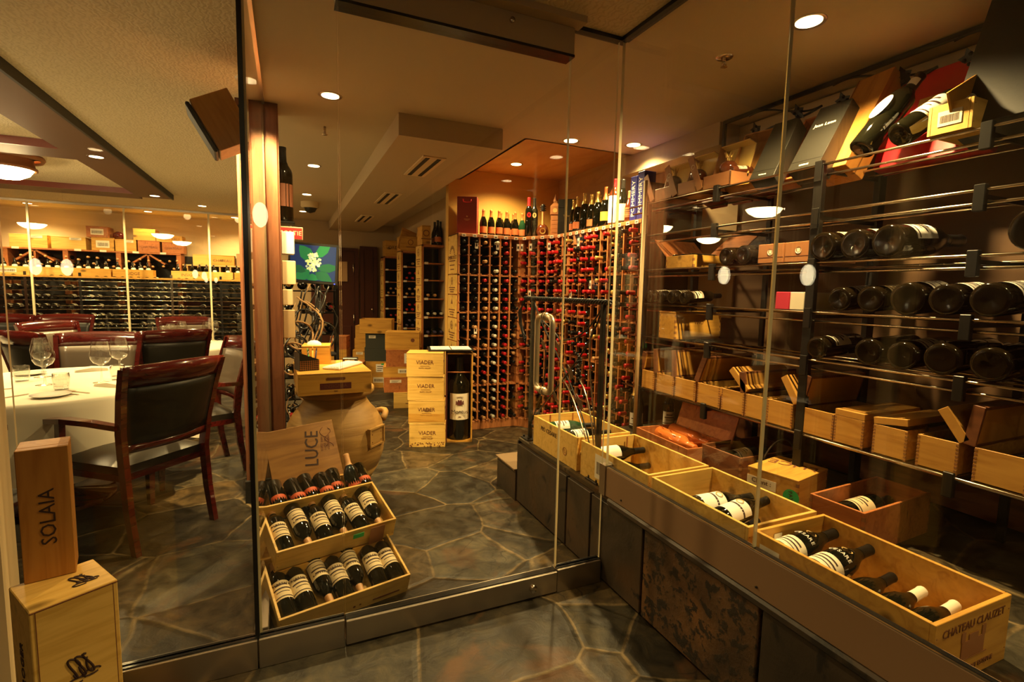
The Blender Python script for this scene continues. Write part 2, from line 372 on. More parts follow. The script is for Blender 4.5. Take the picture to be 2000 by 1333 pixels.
def letter(text, parent, T, size, mat_, name='lettering', sx=1.0, ext=0.0006):
    key = (text, round(size, 4), mat_, sx)
    if key not in _tc:
        cu = bpy.data.curves.new('text', 'FONT'); cu.body = text; cu.size = size; cu.extrude = ext; cu.align_x = 'CENTER'; cu.align_y = 'CENTER'
        cu.resolution_u = 2
        to = bpy.data.objects.new('t', cu); C.objects.link(to); dg = bpy.context.evaluated_depsgraph_get(); dg.update()
        me = bpy.data.meshes.new_from_object(to.evaluated_get(dg)); bpy.data.objects.remove(to)
        if sx != 1.0:
            for v in me.vertices: v.co.x *= sx
        me.materials.clear(); me.materials.append(M[mat_]); _tc[key] = me
    o = bpy.data.objects.new(name, _tc[key]); C.objects.link(o); o.parent = parent; o.matrix_basis = T
    return o
# ================================================================== SETTING
CZ = 2.43
struct('floor', MB().box(-4.6, 3.2, -5.0, 12.5, -0.06, 0.0), 'flag')
struct('ceiling_dining', MB().box(-4.6, -0.11, 1.88, 9.6, CZ, CZ+0.05), 'ceil_tex')
struct('ceiling_entry', MB().box(-4.6, 1.32, -5.0, 1.88, CZ, CZ+0.05), 'ceil_tex')
cm = MB()
cm.box(-0.11, 1.58, 1.88, 9.6, CZ, CZ+0.05); cm.box(1.58, 1.85, 4.95, 9.6, CZ, CZ+0.05); cm.box(1.58, 2.75, 1.88, 3.36, CZ, CZ+0.05); cm.box(1.32, 2.75, -1.2, 1.88, CZ, CZ+0.05)
struct('ceiling_wine_room', cm, 'ceil_smooth')
struct('ceiling_panel', MB().box(1.53, 2.75, 3.31, 4.95, 2.53, 2.57), 'plywood')
t = MB(); t.box(1.56, 1.58, 3.34, 4.9, CZ, 2.53); t.box(1.56, 2.70, 3.34, 3.36, CZ, 2.53)
struct('trim_1', t, 'ceil_smooth')
struct('ceiling_cellar', MB().box(-4.6, -0.11, 9.6, 12.5, CZ, CZ+0.05), 'ceil_smooth')
# walls
struct('wall_back', MB().box(1.46, 2.70, 4.86, 4.95, 0, 2.53), 'wall_yellow')
struct('wall_right', MB().box(2.70, 2.80, -1.2, 4.95, 0.0, 2.53), 'wall_brown')
struct('wall_corridor_right', MB().box(1.72, 1.80, 4.95, 9.0, 0, CZ), 'wall_tan')
struct('wall_corridor_end', MB().box(-0.10, 1.8, 9.0, 9.1, 0, CZ), 'wall_tan')
struct('wall_far', MB().box(-4.6, -0.10, 9.85, 9.95, 0, CZ), 'wall_cream')
struct('wall_left', MB().box(-4.6, -4.5, 1.8, 9.9, 0, CZ), 'darkdoor')
struct('wall_entry_left', MB().box(-0.93, -0.772, 1.86, 1.95, 0, CZ), 'wall_cream')
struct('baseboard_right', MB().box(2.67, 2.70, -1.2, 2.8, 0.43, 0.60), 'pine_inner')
struct('wall_right_upper', MB().box(2.685, 2.70, 2.46, 4.86, 1.2, 2.53), 'wall_tan')
# bulkhead in the corner above the racks
struct('trim_2', MB().box(2.49, 2.70, 2.46, 3.46, 2.29, CZ), 'soffit')
# long soffit with slot vents
struct('ceiling_soffit', MB().box(0.649, 1.345, 3.235, 9.0, 2.295, CZ), 'soffit')
for k, (ya, yb) in enumerate(((3.62, 4.28), (5.15, 5.85), (6.9, 7.6))):
    v = MB(); v.box(0.90, 1.07, ya, yb, 2.286, 2.296, 0)
    vt = empty('ceiling_vent', TR((0, 0, 0)), ['white slot vent nearest on the underside of the soffit', 'middle slot vent further along the soffit underside', 'farthest slot vent on the soffit underside near the corridor'][k], 'vent', 'slot vents under the soffit')
    v.build('frame', 'wall_cream', vt)
    s_ = MB(); s_.box(0.925, 0.955, ya+0.03, yb-0.03, 2.283, 2.287); s_.box(1.01, 1.04, ya+0.03, yb-0.03, 2.283, 2.287)
    s_.build('slot', 'black', vt)
# dining ceiling beams
bm = MB(); bm.box(-1.60, -1.26, 1.95, 7.45, 2.375, CZ); struct('ceiling_beam_long', bm, 'beam')
struct('trim_3', MB().box(-1.262, -1.245, 1.95, 7.45, 2.368, CZ), 'black')
for k, (ya, yb) in enumerate(((5.12, 5.50), (7.22, 7.62))):
    struct('ceiling_beam_cross', MB().box(-4.5, -1.60, ya, yb, 2.375, CZ), 'beam')
    struct('trim_%d' % (4+k), MB().box(-4.5, -1.60, ya-0.015, ya, 2.37, CZ), 'lip')
# column at the end of the glass partition
c = MB(); c.box(-0.255, -0.03, 3.43, 3.66, 0, CZ); struct('column', c, 'column')
cb = MB(); cb.box(-0.235, -0.15, 3.412, 3.43, 0.25, CZ-0.03); cb.box(-0.095, -0.04, 3.412, 3.43, 0.25, CZ-0.03); struct('trim_6', cb, 'column')
struct('trim_7', MB().box(-0.262, -0.02, 3.405, 3.67, 0, 0.14), 'black')
# plinth clad in slate
PXF = 1.325
struct('trim_8', MB().box(PXF+0.02, 2.70, -1.2, 2.83, 0, 0.405), 'grout')
struct('floor_plinth_top', MB().box(PXF+0.005, 2.70, -1.2, 2.84, 0.405, 0.42), 'flag')
tiles = [(2.22, 2.83, 'slate'), (1.99, 2.205, 'slate'), (1.595, 1.975, 'slate'), (1.03, 1.58, 'slate_rust'), (0.46, 1.015, 'slate'), (-0.12, 0.445, 'slate_rust')]
for ya, yb, m in tiles:
    struct('wall_tile', MB().bbox(PXF-0.004, PXF+0.025, ya, yb, 0.012, 0.385, 0.002), m)
struct('trim_9', MB().bbox(PXF-0.018, PXF+0.03, -1.2, 1.84, 0.388, 0.42, 0.008), 'slate')
struct('wall_plinth_end', MB().box(PXF, 2.70, 2.83, 2.845, 0.01, 0.405), 'slate')
st = MB(); st.box(1.315, 2.6, 2.845, 3.15, 0, 0.20); struct('floor_step', st, 'slate')
struct('trim_10', MB().bbox(1.305, 2.6, 2.845, 3.16, 0.20, 0.212, 0.002), 'grout')
# ------------------------------------------------------------------ glass walls
def pane(name, x0, x1, y0, y1, z0, z1, axis):
    # box whose narrow upright edges are polished and painted golden as if lit
    b = MB(); b.box(x0, x1, y0, y1, z0, z1)
    b.m = [1, 1, 0, 1, 0, 1] if axis == 'x' else [1, 1, 1, 0, 1, 0]
    o = struct(name, b, ['glass', 'lit_glass_edge']); return o
YB = 1.885
rb = MB()
for (xa, xb) in ((-0.73, -0.122), (-0.118, 0.171), (1.082, 1.312)):
    rb.bbox(xa, xb, 1.865, 1.915, 0.0, 0.108, 0.002)
struct('trim_11', rb, 'metal')
rk = MB()
for (xa, xb) in ((-0.73, -0.122), (-0.118, 0.171), (1.082, 1.312)):
    rk.box(xa, xb, 1.875, 1.905, 0.108, 0.112)
struct('trim_12', rk, 'rubber')
pane('window_1', -0.73, -0.128, YB, YB+0.010, 0.112, CZ, 'x')
pane('window_2', -0.114, 0.1705, YB, YB+0.010, 0.112, CZ, 'x')
pane('window_3', 1.0835, 1.315, YB, YB+0.010, 0.112, CZ, 'x')
pane('window_4', 0.1705, 1.0835, YB, YB+0.010, 2.412, CZ, 'x')
struct('trim_13', MB().box(-0.1285, -0.1145, YB-0.006, YB+0.012, 0.10, CZ), 'rubber')
# partition running back to the column
pane('window_5', -0.117, -0.107, 1.90, 3.41, 0.11, CZ, 'y')
struct('trim_14', MB().bbox(-0.135, -0.089, 1.93, 3.41, 0.0, 0.11, 0.002), 'metal')
struct('trim_15', MB().box(-0.125, -0.099, 1.90, 3.41, CZ-0.02, CZ), 'metal')
# right hand glass on the plinth
GX = 1.335
pane('window_6', GX-0.007, GX+0.007, 1.075, 1.88, 0.55, CZ, 'y')
pane('window_7', GX-0.007, GX+0.007, -1.2, 1.071, 0.55, CZ, 'y')
rr = MB(); rr.bbox(1.318, 1.352, -1.2, 1.88, 0.42, 0.556, 0.002)
struct('trim_16', rr, 'alu')
struct('trim_17', MB().box(1.312, 1.360, 1.862, 1.905, 0.42, 0.562), 'metal')
struct('trim_18', MB().box(1.3265, 1.3435, -1.2, 1.86, 0.556, 0.559), 'rubber')
struct('trim_19', MB().box(1.319, 1.3255, -1.2, 1.86, 0.5562, 0.5585), 'steel')
for yy in (1.04, 0.5, 1.74): struct('trim_20', MB().cyl((1.3175, yy, 0.447), (1.314, yy, 0.447), 0.004, 10), 'black')
# ceiling channels
ch = MB(); ch.box(1.085, 1.345, 1.872, 1.908, CZ-0.016, CZ); ch.box(1.317, 1.352, -1.2, 1.872, CZ-0.016, CZ); ch.box(-0.73, 0.17, 1.872, 1.908, CZ-0.012, CZ)
struct('trim_21', ch, 'black')
struct('trim_22', MB().box(0.17, 1.10, 1.80, 1.87, 2.405, CZ), 'soffit')
# glass door
d = MB(); d.box(0.176, 1.078, YB, YB+0.010, 0.1, 2.30); d.m = [1, 1, 0, 1, 0, 1]
door = struct('door_1', d, ['glass', 'lit_glass_edge'])
MB().bbox(0.176, 1.078, 1.862, 1.918, 0.008, 0.102, 0.002).build('bottom_rail', 'metal', door)
MB().box(0.176, 1.078, 1.874, 1.906, 0.102, 0.106).build('seal', 'rubber', door)
MB().bbox(0.166, 1.078, 1.855, 1.92, 2.302, 2.405, 0.002).build('header_box', 'soffit', door)
MB().box(0.166, 1.078, 1.852, 1.923, 2.292, 2.302).build('header_seal', 'rubber', door)
MB().cyl((0.958, 1.863, 0.052), (0.958, 1.853, 0.052), 0.017, 18).build('lock_cylinder', 'steel', door)
MB().cyl((0.80, 1.856, 2.372), (0.80, 1.845, 2.372), 0.010, 14).build('header_bolt', 'steel', door)
def dhandle(y0, sgn):
    pts = []; xh = 0.995; zt, zb = 1.245, 0.925; yo = y0+sgn*0.062; r = 0.03
    pts += [(xh, y0, zb), (xh, yo-sgn*r, zb)]
    for k in range(1, 5): a = k*PI/8; pts.append((xh, yo-sgn*r+sgn*r*math.sin(a), zb+r-r*math.cos(a)))
    pts += [(xh, yo, zb+0.06), (xh, yo, zt-0.06)]
    for k in range(0, 5): a = k*PI/8; pts.append((xh, yo-sgn*r+sgn*r*math.cos(a), zt-r+r*math.sin(a)))
    pts += [(xh, y0, zt)]
    b = MB(); b.tube(pts, 0.0125, 14)
    for z in (zt, zb): b.cyl((xh, y0, z), (xh, y0+sgn*0.006, z), 0.017, 16)
    return b
dhandle(YB-0.001, -1).build('door_handle', 'handle', door)
dhandle(YB+0.011, 1).build('inner_door_handle', 'handle', door)
# far glass wall of the dining room
for k, (xa, xb) in enumerate(((-4.5, -3.145), (-3.14, -2.095), (-2.09, -1.06), (-1.055, -0.26))):
    pane('window_%d' % (8+k), xa, xb, 8.88, 8.89, 0.05, CZ-0.02, 'x')
struct('trim_23', MB().box(-4.5, -0.26, 8.87, 8.90, CZ-0.03, CZ), 'metal')
sm = MB()
for x in (-3.1425, -2.0925, -1.0575): sm.box(x-0.012, x+0.012, 8.873, 8.893, 0.05, CZ-0.03)
struct('trim_24', sm, 'lit_glass_edge')
struct('wall_cellar_end', MB().box(-0.26, -0.10, 3.66, 9.0, 0, 0.02), 'slate')
# corridor doors
def door2(name, x0, x1, y, z1, open_=False):
    b = MB(); b.bbox(x0, x1, y-0.03, y, 0.01, z1, 0.004); o = struct(name, b, 'darkdoor')
    f = MB(); f.box(x0-0.06, x0, y-0.05, y, 0, z1+0.05); f.box(x1, x1+0.06, y-0.05, y, 0, z1+0.05); f.box(x0, x1, y-0.05, y, z1, z1+0.05); f.build('door_frame', 'darkdoor', o)
    p = MB(); p.bbox(x0+0.06, x1-0.06, y-0.045, y-0.03, 0.15, 0.7, 0.006); p.build('panel', 'darkdoor', o)
    return o
d2 = door2('door_2', 0.42, 1.05, 8.98, 1.96)
MB().box(0.72, 0.93, 8.925, 8.935, 1.45, 1.78).build('notice', 'cardboard', d2)
hg = MB(); hg.cyl((1.03, 8.93, 1.6), (1.03, 8.93, 1.75), 0.012, 8); hg.cyl((1.03, 8.93, 0.75), (1.03, 8.93, 0.9), 0.012, 8); hg.build('hinge', 'steel', d2)
d3 = door2('door_3', 1.20, 1.36, 8.98, 2.0)
MB().cyl((1.33, 8.93, 0.98), (1.33, 8.89, 0.98), 0.02, 8).build('door_knob', 'steel', d3)
# ------------------------------------------------------------------ recessed downlights
def downlight(x, y, z, power, label, aim=None, size=140, ring='metal'):
    o = empty('downlight', TR((x, y, z)), label, 'ceiling light', 'recessed downlights')
    MB().lathe([(0.048, -0.001), (0.062, -0.004), (0.064, 0.0)], 24).build('trim_ring', ring, o)
    MB().lathe([(0, -0.0025), (0.048, -0.0025)], 24).build('bulb', 'bulb', o)
    if power: spot((x, y, z-0.02), power, size, 0.8, 0.03, aim=aim)
DL = [(0.246, 3.147, 'bright downlight nearest the wooden column in the wine room ceiling', 60),
      (0.241, 4.976, 'downlight second behind the column above the corridor', 45),
      (0.233, 6.53, 'third downlight in the row leading to the exit sign', 30),
      (0.233, 8.0, 'farthest downlight of the corridor row near the dome camera', 22),
      (1.878, 3.245, 'downlight at the near edge of the orange ceiling panel', 75),
      (2.33, 3.117, 'small downlight beside the bulkhead at right', 40),
      (1.897, 1.449, 'large glaring downlight above the gift boxes at upper right', 115)]
for x, y, lb, p in DL: downlight(x, y, CZ, p, lb)
for x, y, lb, p in ((-1.41, 5.29, 'downlight in the brown ceiling beam, the nearer one', 55), (-1.40, 7.25, 'downlight at the far end of the brown ceiling beam', 45)):
    downlight(x, y, 2.375, p, lb, ring='beam')
for x, y, lb, p in ((-2.0, 4.9, 'downlight above the dining tables between the cross beams', 60), (-1.25, 3.75, 'downlight above the near white table', 0), (-3.3, 8.2, 'downlight near the far wine display, left part', 40), (-1.05, 8.25, 'downlight near the far wine display, right part', 45), (-1.9, 9.35, 'downlight inside the far cellar over the crates', 25), (-3.3, 9.35, 'downlight inside the far cellar at the left', 40), (-0.75, 9.35, 'downlight inside the far cellar at the right', 35)):
    if p: downlight(x, y, CZ, p, lb)
spot((-1.50, 3.60, CZ-0.01), 70, 75, 0.6, 0.02)  # added spot without a fitting, stands in for pendant light on the near table
# added unseen downlights that brighten the entry and the plinth
for (x, y, p, lb) in ((0.24, -1.2, 40, 'added unseen entry downlight just behind the viewer'), (0.24, -2.76, 30, 'added unseen entry downlight farther behind the viewer'), (-1.41, -1.5, 30, 'added unseen entry downlight behind the viewer on the left'), (2.0, 0.1, 20, 'added unseen downlight over the plinth beyond the right frame edge'), (2.0, -0.9, 8, 'added unseen downlight over the plinth, behind the viewer on the right')):
    downlight(x, y, CZ, p, lb)
downlight(1.98, 4.42, 2.53, 45, 'added wall-wash downlight in the orange panel above the corner rack')  # added lamp that brightens the ochre back wall
downlight(-0.165, 3.12, CZ, 230, 'small downlight washing the wooden column', size=70, aim=(-0.13, 3.43, 1.80))
for x_ in (-3.4, -2.4, -1.4, -0.7): spot((x_, 8.4, CZ-0.03), 42, 110, 0.9, 0.05, aim=(x_, 9.3, 0.9))  # added spots without fittings, brighten the far wine wall
spot((-0.45, 1.62, CZ-0.01), 16, 130, 0.9, 0.02)  # added spot without a fitting, lights the foreground boxes
def lamp(x, y, label, p):
    o = empty('ceiling_lamp', TR((x, y, CZ)), label, 'ceiling lamp', 'alabaster ceiling lamps')
    MB().lathe([(0.0, -0.0), (0.26, -0.0), (0.27, -0.02), (0.255, -0.045), (0.235, -0.03)], 36).build('rim', 'gift_brown', o)
    MB().lathe([(0.19, -0.03), (0.20, -0.10), (0.215, -0.105), (0.215, -0.125), (0.19, -0.125)], 36).build('band', 'gift_brown', o)
    MB().lathe([(0.19, -0.12), (0.16, -0.165), (0.10, -0.20), (0.0, -0.215)], 36).build('bowl', 'bowl_glow', o)
lamp(-2.20, 5.85, 'round wooden ceiling lamp with glowing bowl at the left edge', 40)
lamp(-2.17, 4.06, 'round bowl lamp above the near dining tables', 30)
lamp(-3.9, 6.6, 'round bowl lamp at the back of the dining room', 30)
def pendant(x, y, z, label):
    o = empty('pendant_lamp', TR((x, y, z)), label, 'pendant lamp', 'oval pendants behind the viewer')
    MB().sphere((0, 0, 0), 0.058, 14, sz=1.75).build('glass_shade', 'pend_glow', o)
    MB().cyl((0, 0, 0.1), (0, 0, CZ-z), 0.004, 6).build('cord', 'black', o)
pendant(-0.19, -0.93, 1.93, 'oval pendant lamp nearest the glass door, behind the viewer')
pendant(-2.75, -4.1, 1.52, 'oval pendant lamp far behind the viewer at left')
pendant(-2.42, -4.0, 1.52, 'second oval pendant lamp far behind the viewer at left')
pendant(-1.86, 3.27, 1.56, 'oval pendant lamp over the left edge of the near dining table')
pendant(-1.90, 4.32, 1.58, 'oval pendant lamp over the back of the near dining table')
# ================================================================== BOTTLES
def prof(kind, n=1):
    if kind == 'bordeaux': return [(0, 0.004), (0.026, 0.0), (0.034, 0.0), (0.0375, 0.004), (0.0375, 0.195), (0.035, 0.208), (0.022, 0.228), (0.0155, 0.243), (0.0142, 0.285), (0.0155, 0.287), (0.0155, 0.297), (0, 0.298)]
    if kind == 'burgundy': return [(0, 0.004), (0.03, 0.0), (0.038, 0.0), (0.0415, 0.004), (0.0415, 0.14), (0.037, 0.168), (0.023, 0.205), (0.0155, 0.235), (0.0145, 0.285), (0.0158, 0.287), (0.0158, 0.297), (0, 0.298)]
    if kind == 'champagne': return [(0, 0.006), (0.03, 0.0), (0.041, 0.0), (0.0445, 0.005), (0.0445, 0.155), (0.039, 0.182), (0.024, 0.225), (0.0165, 0.25), (0.0155, 0.285), (0.0175, 0.288), (0.0175, 0.298), (0.0165, 0.312), (0, 0.314)]
def rad(kind, z):
    p = prof(kind)
    for (a, za), (b, zb) in zip(p[1:], p[2:]):
        if za <= z <= zb and zb > za: return a+(b-a)*(z-za)/(zb-za)
    return 0.015
_bm = {}
def bottle(name, T, label, cat='wine bottle', group=None, kind='bordeaux', cap='cap_black', lab='paper', glass='bottle', caplen=0.065, lz=(0.055, 0.145), la=75, bands=True, s=1.0, back=False, n=20, emblem=None, text=None, tmat='ink'):
    key = (kind, cap, lab, glass, caplen, lz, la, bands, back, n, emblem)
    if key not in _bm:
        p = prof(kind); b = MB().lathe(p, n); top = p[-1][1]
        me = [b.mesh('bottle_body', [glass])]
        z0 = top-caplen; pp = [(rad(kind, z0+(top-0.004-z0)*i/6)+0.0009, z0+(top-0.004-z0)*i/6) for i in range(7)]+[(0.0155, top+0.0008), (0, top+0.001)]
        me.append(MB().lathe(pp, n).mesh('capsule', [cap]))
        if lab:
            r = rad(kind, (lz[0]+lz[1])/2)+0.0006; c0 = -PI/2; a = R(la)
            m = MB(); m.lathe([(r, lz[0]), (r, lz[1])], 12, a0=c0-a, a1=c0+a)
            if bands:
                m.lathe([(r+0.0004, lz[0]+0.008), (r+0.0004, lz[0]+0.013)], 10, 1, a0=c0-a*0.96, a1=c0+a*0.96)
                h = lz[1]-lz[0]
                for q, (f0, f1, wd) in enumerate(((0.72, 0.80, 0.45), (0.52, 0.60, 0.7), (0.36, 0.40, 0.5))):
                    m.lathe([(r+0.0004, lz[0]+h*f0), (r+0.0004, lz[0]+h*f1)], 8, 1, a0=c0-a*wd, a1=c0+a*wd)
            if emblem:
                rr_ = 0.02
                T2 = Matrix.Translation((0, -r-0.0008, lz[0]+(lz[1]-lz[0])*0.6)) @ Matrix.Rotation(PI/2, 4, 'X')
                m.lathe([(0, 0), (rr_, -0.004)], 16, 2, T=T2)
            me.append(m.mesh('label', [lab, 'ink', emblem or 'ink']))
        else: me.append(None)
        _bm[key] = me
    me = _bm[key]
    o = bpy.data.objects.new(name, me[0]); C.objects.link(o); o.matrix_basis = T @ Matrix.Scale(s, 4); tag(o, label, cat, group)
    for nm, m in (('capsule', me[1]), ('label', me[2])):
        if m:
            c = bpy.data.objects.new(nm, m); C.objects.link(c); c.parent = o
    if text:
        r = rad(kind, 0.10)+0.0015
        for k, ch_ in enumerate(text[0]):
            w_ = text[1]*0.62/r; a = -PI/2+(k-(len(text[0])-1)/2)*w_
            letter(ch_, o, FR((r*math.cos(a), r*math.sin(a), text[2]), (-math.sin(a), math.cos(a), 0), (0, 0, 1)), text[1], tmat)
    return o
ORD = ['first', 'second', 'third', 'fourth', 'fifth', 'sixth', 'seventh', 'eighth', 'ninth', 'tenth', 'eleventh', 'twelfth', 'thirteenth', 'fourteenth', 'fifteenth', 'sixteenth', 'seventeenth', 'eighteenth', 'nineteenth', 'twentieth'] + ['twenty-'+x for x in ('first', 'second', 'third', 'fourth', 'fifth', 'sixth', 'seventh', 'eighth', 'ninth')] + ['thirtieth', 'thirty-first', 'thirty-second', 'thirty-third']
# ================================================================== MAIN WINE RACK
ZT = 1.872
def neckmesh(cap, cap2=None):
    # racked bottle: axis z, neck end at the front, low detail
    p = prof('bordeaux'); b = MB()
    b.lathe([(0, 0), (0.036, 0), (0.0375, 0.01), (0.0375, 0.195), (0.022, 0.228), (0.0155, 0.240)], 10, 0)
    b.lathe([(0.0157, 0.225), (0.0155, 0.24), (0.0150, 0.285), (0.0165, 0.287), (0.0165, 0.299), (0.013, 0.302), (0, 0.302)], 12, 1)
    return b.mesh('racked_bottle', ['bottle', cap])
NM = {c: neckmesh(c) for c in ('cap_red', 'cap_black', 'cap_tan', 'cap_white', 'cap_navy', 'cap_gold')}
CN = {'cap_red': 'red', 'cap_black': 'black', 'cap_tan': 'tan', 'cap_white': 'pale', 'cap_navy': 'navy', 'cap_gold': 'gold'}
rackpos = []       # (part of rack, column, row, location, outward direction, colour)
def rack_unit(name, label, p0, p1, ncol, wallmat, colours, side=None, cat='wine rack', depth=0.30, gapcols=(), tagm=True):
    """rack standing between ground points p0 -> p1 (left to right seen from the front)"""
    p0, p1 = Vector((*p0, 0)), Vector((*p1, 0)); d = p1-p0; L = d.length; rz = math.atan2(d.y, d.x)
    T = Matrix.Translation(p0) @ Matrix.Rotation(rz, 4, 'Z')
    o = empty(name, T, label, cat)
    cw = L/ncol
    MB().box(-0.0, 0.018, 0, depth, 0, ZT).build('side_panel', 'rackwood', o); MB().box(L-0.018, L, 0, depth, 0, ZT).build('side_panel', 'rackwood', o)
    MB().box(0, L, depth-0.012, depth, 0, ZT).build('back_panel', 'black', o)
    MB().bbox(0, L, -0.006, depth, ZT-0.028, ZT, 0.002).build('top_board', 'rackwood', o)
    MB().bbox(0, L, 0.005, depth, 0, 0.085, 0.003).build('base_board', 'rackwood', o)
    for k in range(1, ncol):
        MB().box(k*cw-0.007, k*cw+0.007, -0.002, 0.022, 0.085, ZT-0.028).build('upright', wallmat, o)
    for j in range(1, 5):
        z = 0.085+(ZT-0.113)*j/5
        MB().box(0.0, L, 0.0, 0.10, z-0.008, z+0.004).build('cross_board', wallmat, o)
    nub = MB()
    for k in range(ncol+1):
        for r in range(20):
            z = 0.085+(ZT-0.113)*(r+0.18)/20
            for sx in ((1,) if k == 0 else (-1,) if k == ncol else (-1, 1)):
                nub.box(k*cw+sx*0.014-0.005, k*cw+sx*0.014+0.005, -0.012, 0.2, z-0.012, z-0.002)
    nub.build('bottle_rails', wallmat, o, kind='stuff')
    if tagm:
        for k in range(ncol):
            t = MB(); t.box((k+0.5)*cw-0.020, (k+0.5)*cw+0.020, -0.009, -0.006, ZT-0.030, ZT-0.006); t.box((k+0.5)*cw-0.012, (k+0.5)*cw+0.012, -0.0096, -0.009, ZT-0.022, ZT-0.014, 1)
            t.build('column_tag', ['tag', 'ink'], o)
    for k in range(ncol):
        for r in range(20):
            z = 0.085+(ZT-0.113)*(19-r+0.5)/20
            cols = colours[k % len(colours)]
            if random.random() < cols[1]: continue
            c = cols[0] if random.random() < 0.9 else random.choice(['cap_red', 'cap_black', 'cap_tan'])
            if isinstance(c, tuple): c = c[0] if r < c[2] else c[1]
            rackpos.append((name, k, r, T @ Vector(((k+0.5)*cw+random.uniform(-0.004, 0.004), 0, z-0.004)), T.to_3x3() @ Vector((0, -1, 0)), c, random.uniform(-0.02, 0.03)+(0.028 if name == 'long_wine_rack' else 0)))
    return o
fr = rack_unit('wine_rack', 'redwood bottle rack facing the room, left of the corner, with wood labels on its side', (1.447, 4.5), (2.08, 4.5), 6, 'rackwood',
          [('cap_black', 0.08), (('cap_black', 'cap_tan', 9), 0.06), ('cap_tan', 0.05), ('cap_white', 0.05), ('cap_red', 0.05), ('cap_black', 0.3)])
cr = rack_unit('corner_wine_rack', 'narrow angled redwood bottle rack filling the corner of the room', (2.08, 4.5), (2.27, 4.12), 4, 'rackwood',
          [('cap_red', 0.25), (('cap_red', 'cap_black', 8), 0.25), ('cap_red', 0.25), ('cap_red', 0.2)])
rt = rack_unit('long_wine_rack', 'long bottle rack on the right wall with mostly red capsules', (2.27, 4.12), (2.27, 2.90), 12, 'rackwood',
          [('cap_red', 0.15), ('cap_red', 0.2), ('cap_gold', 0.45), ('cap_red', 0.12), ('cap_black', 0.4), ('cap_red', 0.15), ('cap_red', 0.35), ('cap_gold', 0.55), ('cap_red', 0.15), ('cap_gold', 0.15), ('cap_black', 0.4), ('cap_red', 0.2)])
RN = {'wine_rack': 'front rack', 'corner_wine_rack': 'angled corner rack', 'long_wine_rack': 'long right rack'}
def vis(q):   # lowest rows of the right run sit behind the crates
    return 1 if q[0] == 'long_wine_rack' and q[2] >= 15 else 0
rackpos.sort(key=lambda q: (vis(q), q[2]))
hid = MB(); nind = 0
for q in rackpos:
    name, k, r, loc, dirv, c, off = q
    T = Matrix.Translation(loc - dirv*0.268 + dirv*off) @ dirv.to_track_quat('Z', 'Y').to_matrix().to_4x4()
    if nind < 300:
        o = bpy.data.objects.new('racked_wine_bottle', NM[c]); C.objects.link(o); o.matrix_basis = T
        tag(o, '%s-capped bottle, column %s from left, row %s from top, %s' % (CN[c], ORD[k], ORD[r], RN[name]), 'wine bottle', 'bottles in the '+name.replace('_', ' ')); nind += 1
    else:
        hid.lathe([(0.0375, 0.15), (0.0375, 0.195), (0.022, 0.228), (0.0155, 0.240)], 8, 0, T)
        hid.lathe([(0.0157, 0.225), (0.0150, 0.285), (0.0165, 0.287), (0.0165, 0.299), (0, 0.302)], 8, {'cap_red': 1, 'cap_black': 0, 'cap_tan': 2, 'cap_white': 2, 'cap_navy': 0, 'cap_gold': 3}[c], T)
if hid.v:
    o = hid.build('lower_racked_bottles', ['bottle', 'cap_red', 'cap_tan', 'cap_gold']); o['kind'] = 'stuff'; tag(o, 'remaining bottles in the lowest rows of the long right rack', 'wine bottles')
# hang tags around a few necks
for (rk, k, r) in ((fr, 1, 0), (fr, 3, 0), (fr, 5, 0), (fr, 1, 9), (cr, 0, 0), (cr, 1, 0), (cr, 3, 0), (cr, 1, 5), (rt, 4, 0), (rt, 3, 5), (rt, 6, 4)):
    cw = {fr: 0.633/6, cr: 0.425/4, rt: 1.22/12}[rk]; z = 0.085+(ZT-0.113)*(19-r+0.5)/20
    m = MB(); m.box(-0.015, 0.015, -0.002, 0.0, -0.065, 0.0); m.box(-0.009, 0.009, -0.0026, -0.002, -0.045, -0.02, 1)
    m.build('neck_tag', ['tag', 'ink'], rk, TR(((k+0.5)*cw+0.004, -0.05, z-0.002), rz=0.2*math.sin(k*3.1)))
# branded box-end boards on the left side of the main rack
def board(parent, x, y0, y1, z0, z1, mt='pine_pale', style=0, lines=()):
    b = MB().bbox(x-0.010, x, y0, y1, z0, z1, 0.002).build('branded_board', mt, parent)
    yc, zc, w_, h = (y0+y1)/2, (z0+z1)/2, y1-y0, z1-z0
    F = lambda dz: FR((x-0.0105, yc, zc+dz), (0, -1, 0), (0, 0, 1))
    g = MB(); sw = min(w_, h)
    if style == 0:
        for a in range(0, 180, 15):
            g.box(-0.004, 0.004, sw*0.20, sw*0.32, 0, 0.001, T=F(h*0.0) @ Matrix.Rotation(R(a-90), 4, 'Z'))
    elif style == 1:
        g.lathe([(sw*0.16, 0), (sw*0.20, 0.001)], 16, T=F(h*0.18)); g.box(-sw*0.03, sw*0.03, -sw*0.12, sw*0.12, 0, 0.001, T=F(h*0.18)); g.box(-sw*0.1, sw*0.1, -sw*0.02, sw*0.02, 0, 0.001, T=F(h*0.18))
    else:
        g.prism([(-sw*0.12, 0), (0, 0.0), (sw*0.12, 0), (0.0, sw*0.26)], 0, 0.001, T=F(h*0.1) @ Matrix.Rotation(-PI/2, 4, 'X') @ Matrix.Scale(-1, 4, (0, 1, 0)))
    for q in range(3): g.box(-w_*(0.36-0.08*q), w_*(0.36-0.08*q), -0.006, 0.004, 0, 0.001, T=F(-h*0.16-q*h*0.11))
    g.build('branding', 'ink_brown', b)
    if lines: letter(lines[0], b, FR((x-0.0115, yc, zc-h*0.08), (0, -1, 0), (0, 0, 1)), w_*0.19, 'ink_brown')
    return b
